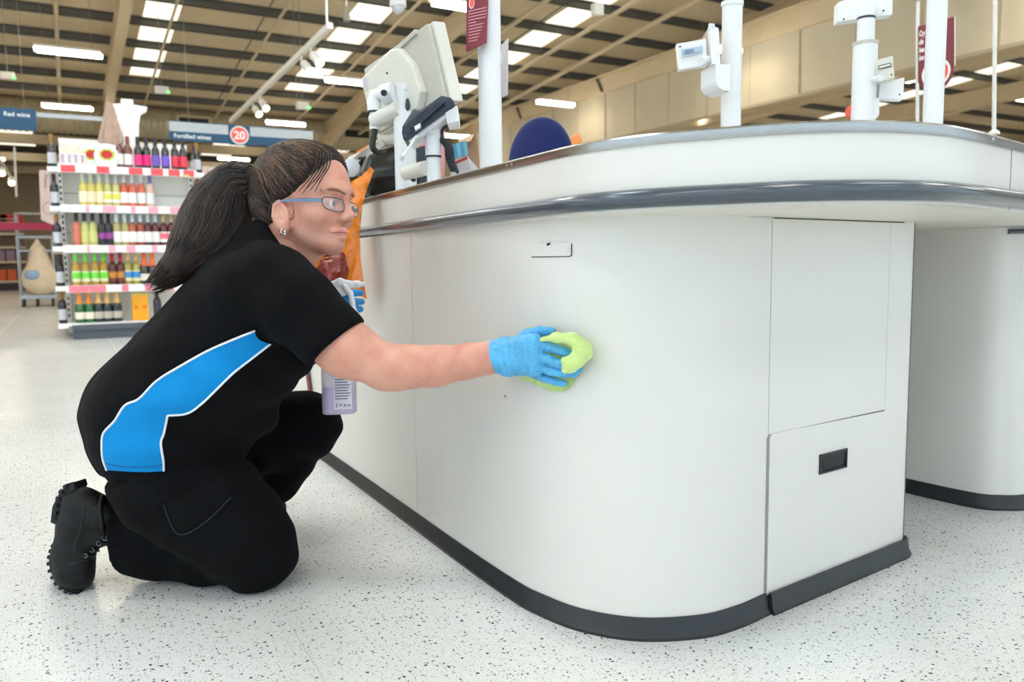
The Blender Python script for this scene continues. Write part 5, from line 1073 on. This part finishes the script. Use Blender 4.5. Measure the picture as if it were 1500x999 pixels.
S.cone(P(395, 385, 1.62), P(412, 362, 1.615), .082, .070, .02); S.chain([(240, 640, 1.61, 80), (262, 662, 1.61, 76)], .04)
X, Y, Z = S.full()
def plane(n, p): return ((X-p[0])*n[0]+(Y-p[1])*n[1]+(Z-p[2])*n[2])
# folds
dv = plane(VR, HC); du = plane(VU, HC)
fold = np.sin((du*.85+dv*.35)*75+3*np.sin(dv*9))*.5+np.sin((du*1.0-dv*.25)*48+2*np.sin(du*14))*.5
S.F += (.0065*fold*np.clip((dv+.42)*4, 0.25, 1)).astype(np.float32)
# neck opening, sleeve hem, bottom hem
c0 = P(395, 325, 1.62); c1 = P(453, 401, 1.62); tn = (c1-c0)/np.linalg.norm(c1-c0); nn = np.cross(tn, VF); nn = nn if np.dot(nn, VR) > 0 else -nn
ball = np.sqrt((X-c1[0]*.45-c0[0]*.55)**2+(Y-c1[1]*.45-c0[1]*.55)**2+(Z-c1[2]*.45-c0[2]*.55)**2)-.125
S.F = np.maximum(S.F, -np.maximum(-plane(nn, c0), ball)).astype(np.float32)
h0 = P(528, 474, 1.45); h1 = P(458, 533, 1.45); hn = np.cross(h1-h0, VF); hn /= np.linalg.norm(hn); hn = hn if np.dot(hn, VR) > 0 else -hn
near_sleeve = plane(-VF, P(480, 500, 1.56)); sl_cut = np.minimum(plane(hn, h0), near_sleeve)
S.F = np.maximum(S.F, np.minimum(plane(hn, h0), .02)*(near_sleeve > 0)+(-.05)*(near_sleeve <= 0)).astype(np.float32)
b0 = P(130, 686, 1.7); b1 = P(330, 700, 1.7); bn_ = np.cross(b1-b0, VF); bn_ /= np.linalg.norm(bn_); bn_ = bn_ if np.dot(bn_, VU) < 0 else -bn_
S.F = np.maximum(S.F, plane(bn_, b0)).astype(np.float32)
shirt, shirt_bvh = field_obj('polo_shirt', S, cloth, pr)
up_pipe = [(374, 484), (321, 506), (267, 535), (231, 558), (205, 584), (184, 594), (169, 616), (153, 634), (150.5, 652), (152, 672), (157.5, 688)]
rt_pipe = [(240, 689.5), (239.5, 674), (236, 649), (240.5, 634), (246, 608)]
lo_pipe = [(274, 604.6), (295, 591), (321, 566), (342, 546), (371, 522.5), (396, 503)]
outl = up_pipe+[(187, 690), (215, 691)]+rt_pipe+lo_pipe+[(383, 499), (377, 494)]
obj('side_panel', patch(shirt_bvh, outl, .0016, 4), bluem, shirt, label='bright blue side panel', smooth=True)
for pts in (up_pipe, rt_pipe, [(246, 607.5)]+lo_pipe): obj('piping', MB().tube(path_on(shirt_bvh, pts, .0022), .0022, 6), pipem, shirt, smooth=True)
obj('hem_stitch', MB().tube(path_on(shirt_bvh, [(156, 678), (185, 683), (215, 683), (238, 680)], .0022), .0009, 5), mat('stitch_blue', (16, 96, 150), .8), shirt)
obj('sleeve_seam', MB().tube(path_on(shirt_bvh, [(372, 478), (374, 486), (380, 496), (397, 503)], .001), .0016, 5), cloth, shirt)

# trousers
T = Field((-.20, 1.15, -.004), (.75, 2.30, .62), .0045)
T.chain([(236, 622, 1.70, 90), (242, 662, 1.68, 76)], .05)
for dt in (-.10, .10): T.chain([(238, 622, 1.70+dt, 80), (244, 660, 1.69+dt, 70)], .05)
T.chain([(238, 672, 1.62, 74), (258, 700, 1.60, 86), (305, 735, 1.60, 76), (355, 785, 1.61, 66), (377, 806, 1.62, 55)], .03)
T.chain([(377, 806, 1.625, 54), (390, 812, 1.625, 44)], .02); T.chain([(376, 818, 1.63, 44), (300, 808, 1.66, 44), (235, 798, 1.655, 46), (168, 786, 1.648, 51)], .03); T.cone(P(330, 770, 1.64), P(210, 768, 1.67), .07, .045, .04)
T.chain([(235, 640, 1.82, 82), (345, 634, 1.86, 64), (440, 624, 1.88, 47), (452, 622, 1.88, 43)], .03); T.chain([(452, 624, 1.88, 42), (402, 690, 1.95, 42), (345, 752, 2.0, 36)], .03); T.cone(P(330, 660, 1.80), P(400, 650, 1.86), .07, .05, .05)
X, Y, Z = T.full(); dv = plane(VR, HC); du = plane(VU, HC)
fold = np.sin((du*.6+dv*.8)*60+3*np.sin(du*12))*.6+np.sin((du*1.-dv*.6)*80+2*np.sin(dv*16))*.4
T.F += (.0042*fold).astype(np.float32)
hm0 = P(160, 734, 1.61); hm1 = P(173, 838, 1.61); hn = np.cross(hm1-hm0, VF); hn /= np.linalg.norm(hn); hn = hn if np.dot(hn, VR) < 0 else -hn
low = plane(VU, P(170, 728, 1.70)) < 0
T.F = np.where(low, np.maximum(T.F, plane(hn, hm0)), T.F).astype(np.float32)
T.F = np.maximum(T.F, (.002-Z)+0*X).astype(np.float32)
dh = -plane(bn_, b0); msk = np.clip((plane(VR, P(345, 640, 1.6))*-1)/.05, 0, 1); T.F = (T.F+np.clip(dh*.9+.006, 0, .020)*msk*(dh > -.012)).astype(np.float32)
trs, tr_bvh = field_obj('trousers', T, trous, pr)
obj('cargo_pocket', patch(tr_bvh, [(240, 738), (262, 780), (300, 765), (338, 728), (322, 696), (290, 718)], .0025, 5), mat('pocket_twill', (11, 12, 15), .95, spec=.16, noise=.2, bump=.2, bscale=40), trs, smooth=True)
obj('pocket_stitch', MB().tube(path_on(tr_bvh, [(240, 738), (262, 780), (300, 765), (338, 728)], .004), .0013, 5), mat('stitch_black', (34, 36, 42), .8), trs)

# boot (near foot): toe down on the floor, heel up, sole facing left
bo = obj('boot_anchor', MB(), leather, pr) if False else None
TB = 1.632
Bt = Field(P(112, 790, TB)-[.20, .20, .20], P(112, 790, TB)+[.20, .22, .20], .0032)
def bt(px, py, dz, r, px2, py2, dz2, r2, k=.012): Bt.cone(P(px, py, TB+dz), P(px2, py2, TB+dz2), r*TB/FPX, r2*TB/FPX, k)
for dz in (-.014, .014):
    bt(112, 735, dz*.7, 22, 112, 770, dz, 25); bt(112, 770, dz, 25, 106, 808, dz, 26); bt(106, 808, dz*1.1, 26, 108, 834, dz*1.2, 26); bt(108, 834, dz*1.2, 25, 116, 845, dz, 20)
    bt(124, 742, dz*.8, 26, 150, 755, dz*.8, 26); bt(128, 786, dz*.6, 20, 152, 782, dz*.6, 17); bt(122, 800, dz*.6, 17, 116, 825, dz, 20)
X, Y, Z = Bt.full(); Bt.F = np.maximum(Bt.F, (.004-Z)+0*X).astype(np.float32)
sole_line = [(100, 706), (88, 735), (84, 770), (79, 800), (84, 832), (105, 856), (128, 862)]
boot, boot_bvh = field_obj('boot', Bt, leather, pr)
so_ = spline([(a, b, 0) for a, b in [(110, 712), (95, 720), (86, 742), (85, 768), (88, 790), (80, 806), (76, 826), (83, 848), (98, 862), (116, 867)]], 5)[:, :2]
mb = MB(); vs = []; n_ = len(so_)
for i, (x, y) in enumerate(so_):
    t = so_[min(i+1, n_-1)]-so_[max(i-1, 0)]; t = t/np.linalg.norm(t); nx = np.array([t[1], -t[0]]); nx = nx if nx@(np.array([x, y])-[118, 785]) > 0 else -nx
    wid = .028+.010*math.sin(math.pi*min(1, max(0, (i/n_-.3)/.7)))
    inner = np.array([x, y])-nx*9; outer = np.array([x, y])+nx*4
    for q, dd in ((inner, -wid), (outer, -wid), (outer, wid), (inner, wid)): vs.append(P(q[0], q[1], TB+dd))
mb.add(vs, [(i*4+k, i*4+(k+1) % 4, (i+1)*4+(k+1) % 4, (i+1)*4+k) for i in range(n_-1) for k in range(4)]+[(3, 2, 1, 0), (n_*4-4, n_*4-3, n_*4-2, n_*4-1)])
so = obj('boot_sole', mb, solem, boot, smooth='auto')
for i in list(range(4, 16, 2))+list(range(24, n_-1, 2)):
    x, y = so_[i]; t = so_[min(i+1, n_-1)]-so_[max(i-1, 0)]; t = t/np.linalg.norm(t); nx = np.array([t[1], -t[0]]); nx = nx if nx@(np.array([x, y])-[118, 785]) > 0 else -nx
    q = [np.array([x, y])+nx*3-t*2.6, np.array([x, y])+nx*8-t*2.3, np.array([x, y])+nx*8+t*2.3, np.array([x, y])+nx*3+t*2.6]
    for d0, d1 in ((-.036, -.004), (.004, .034)): obj('tread_lug', MB().slab([P(p_[0], p_[1], TB+d0) for p_ in q], VF*(d1-d0)), solem, so)
obj('heel_block', MB().slab([P(a, b, TB-.03) for a, b in ((107, 706), (87, 720), (76, 742), (73, 766), (84, 770), (90, 745), (110, 716))], VF*.05), solem, so, bevel=.003)
for x, y in ((124, 814), (134, 805), (145, 795), (153, 788)):
    p, n = cast(boot_bvh, x, y)
    if p is not None: obj('lace_eyelet', MB().tube([p+n*.002+(VR*math.cos(a)+VU*math.sin(a))*.0045 for a in np.linspace(0, 2*math.pi, 13)], .0013, 6), mat('eyelet_metal', (120, 122, 124), .25, metal=1), boot, smooth=True)
for a, b in (((123, 814), (136, 816)), ((134, 804), (148, 806)), ((146, 792), (156, 796))):
    p = path_on(boot_bvh, [a, ((a[0]+b[0])/2, (a[1]+b[1])/2), b], .003, 3)
    if len(p) > 2: obj('lace', MB().tube(p, .0025, 6), mat('lace_black', (36, 38, 42), .7), boot, smooth=True)
for pts in ([(125, 742), (118, 775), (109, 806), (128, 812)], [(100, 826), (118, 822), (140, 818)]):
    p = path_on(boot_bvh, pts, .0008, 5)
    if len(p) > 2: obj('boot_seam', MB().tube(p, .0012, 5), mat('seam_black', (34, 36, 40), .6), boot)
obj('boot_collar', MB().tube(path_on(boot_bvh, [(150, 727), (147, 745), (149, 765), (152, 785)], .001, 5), .005, 8), leather, boot, smooth=True)
# far boot, flat on the floor behind the near knee
Fb = Field(P(330, 765, 1.98)-[.25, .25, .14], P(330, 765, 1.98)+[.25, .25, .15], .005); q0 = at_z(305, 772, 0.0); hd_ = np.array([.93, -.36, 0])
Fb.cone(q0+[0, 0, .06], q0+hd_*.02+[0, 0, .12], .045, .042, .02); Fb.cone(q0+[0, 0, .045], q0+hd_*.16+[0, 0, .038], .042, .036, .02); X, Y, Z = Fb.full(); Fb.F = np.maximum(Fb.F, (.003-Z)+0*X).astype(np.float32)
field_obj('boot', Fb, leather, pr)

# near glove, resting on the cloth against the curved panel
G = Field(P(775, 522, 1.40)-[.13, .13, .10], P(775, 522, 1.40)+[.12, .13, .10], .0017)
def ts(px, py): p, n = cast(panel_bvh, px, py); return float((p-VC)@VF)
def gp(px, py, off): return P(px, py, ts(px, py)-off)
def gc(pts, k=.0025):
    w = [(gp(x, y, o), r*.86*1.40/FPX) for x, y, o, r in pts]
    for (a, ra), (b, rb) in zip(w[:-1], w[1:]): G.cone(a, b, ra, rb, k)
G.chain([(716, 523, 1.43, 23.5), (738, 521, 1.425, 22.5)], .01); wr = P(738, 521, 1.425)
for dy, r in ((-14, 11), (-3, 13.5), (9, 13), (18, 10)):
    a = P(745, 521+dy*.75, 1.42); b = gp(784, 518+dy*1.35, .075); G.cone(wr, a, .024, r*1.4/FPX*1.2, .015); G.cone(a, b, r*1.4/FPX*1.25, r*1.38/FPX, .016)
gc([(754, 506, .085, 13), (772, 491, .060, 10.5), (790, 485, .040, 8.5), (808, 485, .026, 7)])
gc([(784, 503, .070, 9.5), (806, 509, .058, 8.5), (825, 515, .040, 7.6), (840, 520, .026, 6.6)])
gc([(786, 521, .072, 9.5), (808, 529, .062, 8.6), (830, 536, .042, 7.6), (848, 541, .026, 6.5)])
gc([(784, 535, .068, 9), (806, 543, .056, 8.2), (826, 547, .038, 7.4), (842, 548, .024, 6.4)])
gc([(778, 546, .062, 8.2), (798, 554, .048, 7.4), (813, 559, .034, 6.6), (826, 562, .022, 5.8)])
X, Y, Z = G.full(); G.F += (.0007*np.sin(plane(VR, HC)*520+3*np.sin(plane(VU, HC)*60))*np.clip(1-np.abs(plane(VR, P(745, 520, 1.42)))*18, 0, 1)).astype(np.float32)
cutp = P(713.5, 523, 1.43); G.F = np.maximum(G.F, -plane(VR*.99-VU*.08, cutp)).astype(np.float32)
glove, _ = field_obj('glove', G, glovem, pr, smooth=1)

# cleaning cloth: flat layer on the panel, with a fold over the fingers
cl = root('cleaning_cloth', gp(815, 530, .01), 'pale yellow-green microfibre cloth pressed against the counter under the gloved hand', 'cloth')
clm = mat('cloth_lime', (214, 238, 150), .95, noise=.05, nscale=60, sheen=.4, bump=.4, bscale=160)
cpoly = [(751, 546), (770, 556), (795, 566), (812, 572), (828, 573), (838, 566), (848, 550), (860, 532), (869, 518), (866, 505), (855, 497), (838, 492), (818, 486), (800, 482), (778, 479), (766, 485), (754, 497), (748, 520)]
cp_ = patch(panel_bvh, cpoly, .0); nvc = len(cp_.v)
outer = []
for v in cp_.v:
    p = np.array(v); out_ = .004+.0025*math.sin(p[1]*160+p[2]*90)+.002*math.sin(p[2]*210); h = panel_bvh.find_nearest(Vector(v)); n_v = np.array(h[1]); n_v = n_v if n_v@VF < 0 else -n_v; outer.append(p+n_v*(out_+.003))
inner = [np.array(v)-0*VF for v in cp_.v]
cm = MB().add(outer, cp_.f); cm.add([o_+(np.array(i_)-o_)*.6 for o_, i_ in zip(outer, inner)], [tuple(reversed(f)) for f in cp_.f]); obj('cloth_layer', cm, clm, cl, smooth=True, recalc=False)
Cf = Field(P(825, 520, 1.35)-[.1, .1, .07], P(825, 520, 1.35)+[.1, .1, .07], .0022)
def cc_(pts, k=.012):
    w = [(gp(x, y, o), r*1.36/FPX) for x, y, o, r in pts]
    for (a, ra), (b, rb) in zip(w[:-1], w[1:]): Cf.cone(a, b, ra, rb, k)
cc_([(792, 498, .074, 3), (815, 494, .062, 6), (838, 496, .048, 7.5), (855, 508, .036, 8.5), (861, 520, .024, 7)]); cc_([(848, 505, .044, 7), (853, 517, .04, 9), (846, 528, .042, 8), (832, 530, .052, 6), (826, 528, .060, 4)])
cc_([(846, 526, .042, 7), (836, 538, .050, 6), (827, 543, .055, 4)]); cc_([(850, 516, .03, 8), (858, 512, .015, 8)])
field_obj('cloth_fold', Cf, clm, cl)

# far glove holding the trigger sprayer
G2 = Field(P(505, 447, 1.77)-[.10, .10, .09], P(505, 447, 1.77)+[.10, .10, .09], .0017)
def g2(pts, k=.002):
    w = [(P(x, y, t), r*.84*1.77/FPX) for x, y, t, r in pts]
    for (a, ra), (b, rb) in zip(w[:-1], w[1:]): G2.cone(a, b, ra, rb, k)
g2([(470, 470, 1.80, 17), (482, 455, 1.79, 18), (492, 442, 1.795, 15)], .015)
for y0, y1, x1 in ((432, 429, 529), (442, 442, 530), (452, 453, 528), (461, 463, 520)): g2([(490, y0, 1.79, 8), (505, (y0+y1)/2, 1.772, 7.2), (518, y1, 1.765, 6.6), (x1, y1, 1.77, 5.6)])
g2([(480, 440, 1.775, 9), (488, 428, 1.75, 7.5), (496, 421, 1.745, 6)])
field_obj('glove', G2, mat('nitrile_deep', (50, 150, 220), .38, noise=.1, nscale=24, bump=.3, bscale=60), pr)

# spray bottle
tb0 = 1.745
sb_ = root('spray_bottle', P(497, 608, tb0), 'clear trigger spray bottle of lilac liquid with white head in her far hand', 'spray bottle')
bx0 = P(498, 606, tb0); bx1 = P(494, 478, tb0); bdir = (bx1-bx0); bl = np.linalg.norm(bdir); bdir /= bl; bs1 = np.cross(bdir, VF); bs1 /= np.linalg.norm(bs1); bs1 = bs1 if bs1@VR > 0 else -bs1; bs2 = np.cross(bs1, bdir)
def bring(z, w, d, n=28, pw=.55):
    out = []
    for k in range(n):
        a = 2*math.pi*k/n; c_, s_ = math.cos(a), math.sin(a); out.append(bx0+bdir*z+bs1*w*math.copysign(abs(c_)**pw, c_)+bs2*d*math.copysign(abs(s_)**pw, s_))
    return out
def loft(rings):
    n = len(rings[0]); mb = MB(); vs = [p for r in rings for p in r]
    return mb.add(vs, [(i*n+k, i*n+(k+1) % n, (i+1)*n+(k+1) % n, (i+1)*n+k) for i in range(len(rings)-1) for k in range(n)]+[tuple(reversed(range(n))), tuple(range((len(rings)-1)*n, len(rings)*n))])
W_ = .0365
obj('bottle_shell', loft([bring(0, W_*.9, .026), bring(.004, W_, .03), bring(.10, W_, .03), bring(.135, W_*.9, .028), bring(.16, W_*.6, .02), bring(.185, .016, .016, pw=1), bring(.205, .015, .015, pw=1)]), mat('bottle_plastic', (226, 222, 240), .2, alpha=.55, noise=.02, coat=.3), sb_, smooth='auto')
obj('lilac_liquid', loft([bring(.002, W_*.93, .0275), bring(.06, W_*.96, .0285), bring(.0605, W_*.9, .026)]), mat('liquid_lilac', (206, 162, 222), .25, noise=.02), sb_, smooth='auto')
lbq = [bx0+bdir*z+bs1*x-bs2*.0306*(1 if bs2@VF > 0 else -1) for x, z in ((-.006, .012), (.034, .012), (.034, .128), (-.006, .128))]
lb = obj('bottle_label', MB().slab(lbq, VF*.0006), mat('label_paper', (232, 230, 240), .5), sb_)
ink = mat('label_ink', (110, 110, 140), .6)
for k in range(15):
    z = .034+.006*k; y_ = [bx0+bdir*zz+bs1*x-bs2*.0312*(1 if bs2@VF > 0 else -1) for x, zz in ((-.003, z), (.028+.003*((k*7) % 3-1), z), (.028+.003*((k*7) % 3-1), z+.0022), (-.003, z+.0022))]
    obj('print_line', MB().slab(y_, VF*.0003), ink, lb)
text_mesh('print_symbols', '( = x x', mat('label_black', (50, 50, 60), .6), bx0+bdir*.018+bs1*-.002-bs2*.0313*(1 if bs2@VF > 0 else -1), bs1, bdir, .012, lb)
obj('neck_collar', MB().tube([P(492, 448, 1.745), P(492, 440, 1.745)], .017, 18), whm, sb_, smooth='auto')
spw = mat('sprayer_white', (236, 240, 244), .3)
Th = Field(P(502, 430, 1.74)-[.08, .08, .06], P(502, 430, 1.74)+[.08, .08, .06], .0022)
def t_(pts, k=.004):
    w = [(P(x, y, t), r*1.74/FPX) for x, y, t, r in pts]
    for (a, ra), (b, rb) in zip(w[:-1], w[1:]): Th.cone(a, b, ra, rb, k)
t_([(477, 434, 1.735, 5), (486, 421, 1.735, 8), (498, 415, 1.735, 7.5), (512, 417, 1.735, 6)]); t_([(488, 430, 1.735, 9), (502, 427, 1.735, 7)]); t_([(512, 416, 1.735, 5), (520, 417, 1.735, 5)])
field_obj('spray_head', Th, spw, sb_)
obj('nozzle', MB().tube([P(518, 416.5, 1.735), P(527, 416.5, 1.735), P(527.5, 416.5, 1.735), P(535, 416, 1.735)], [.0085, .0085, .006, .005], 16), spw, sb_, smooth='auto')
Tg = Field(P(515, 440, 1.72)-[.05, .05, .06], P(515, 440, 1.72)+[.05, .05, .06], .002)
w = [(P(x, y, 1.722), r*1.72/FPX) for x, y, r in ((505, 420, 4.5), (513, 430, 4.3), (516, 442, 4), (518, 453, 3.6), (523, 460, 2.8))]
for (a, ra), (b, rb) in zip(w[:-1], w[1:]): Tg.cone(a, b, ra, rb, .004)
field_obj('trigger', Tg, spw, sb_)
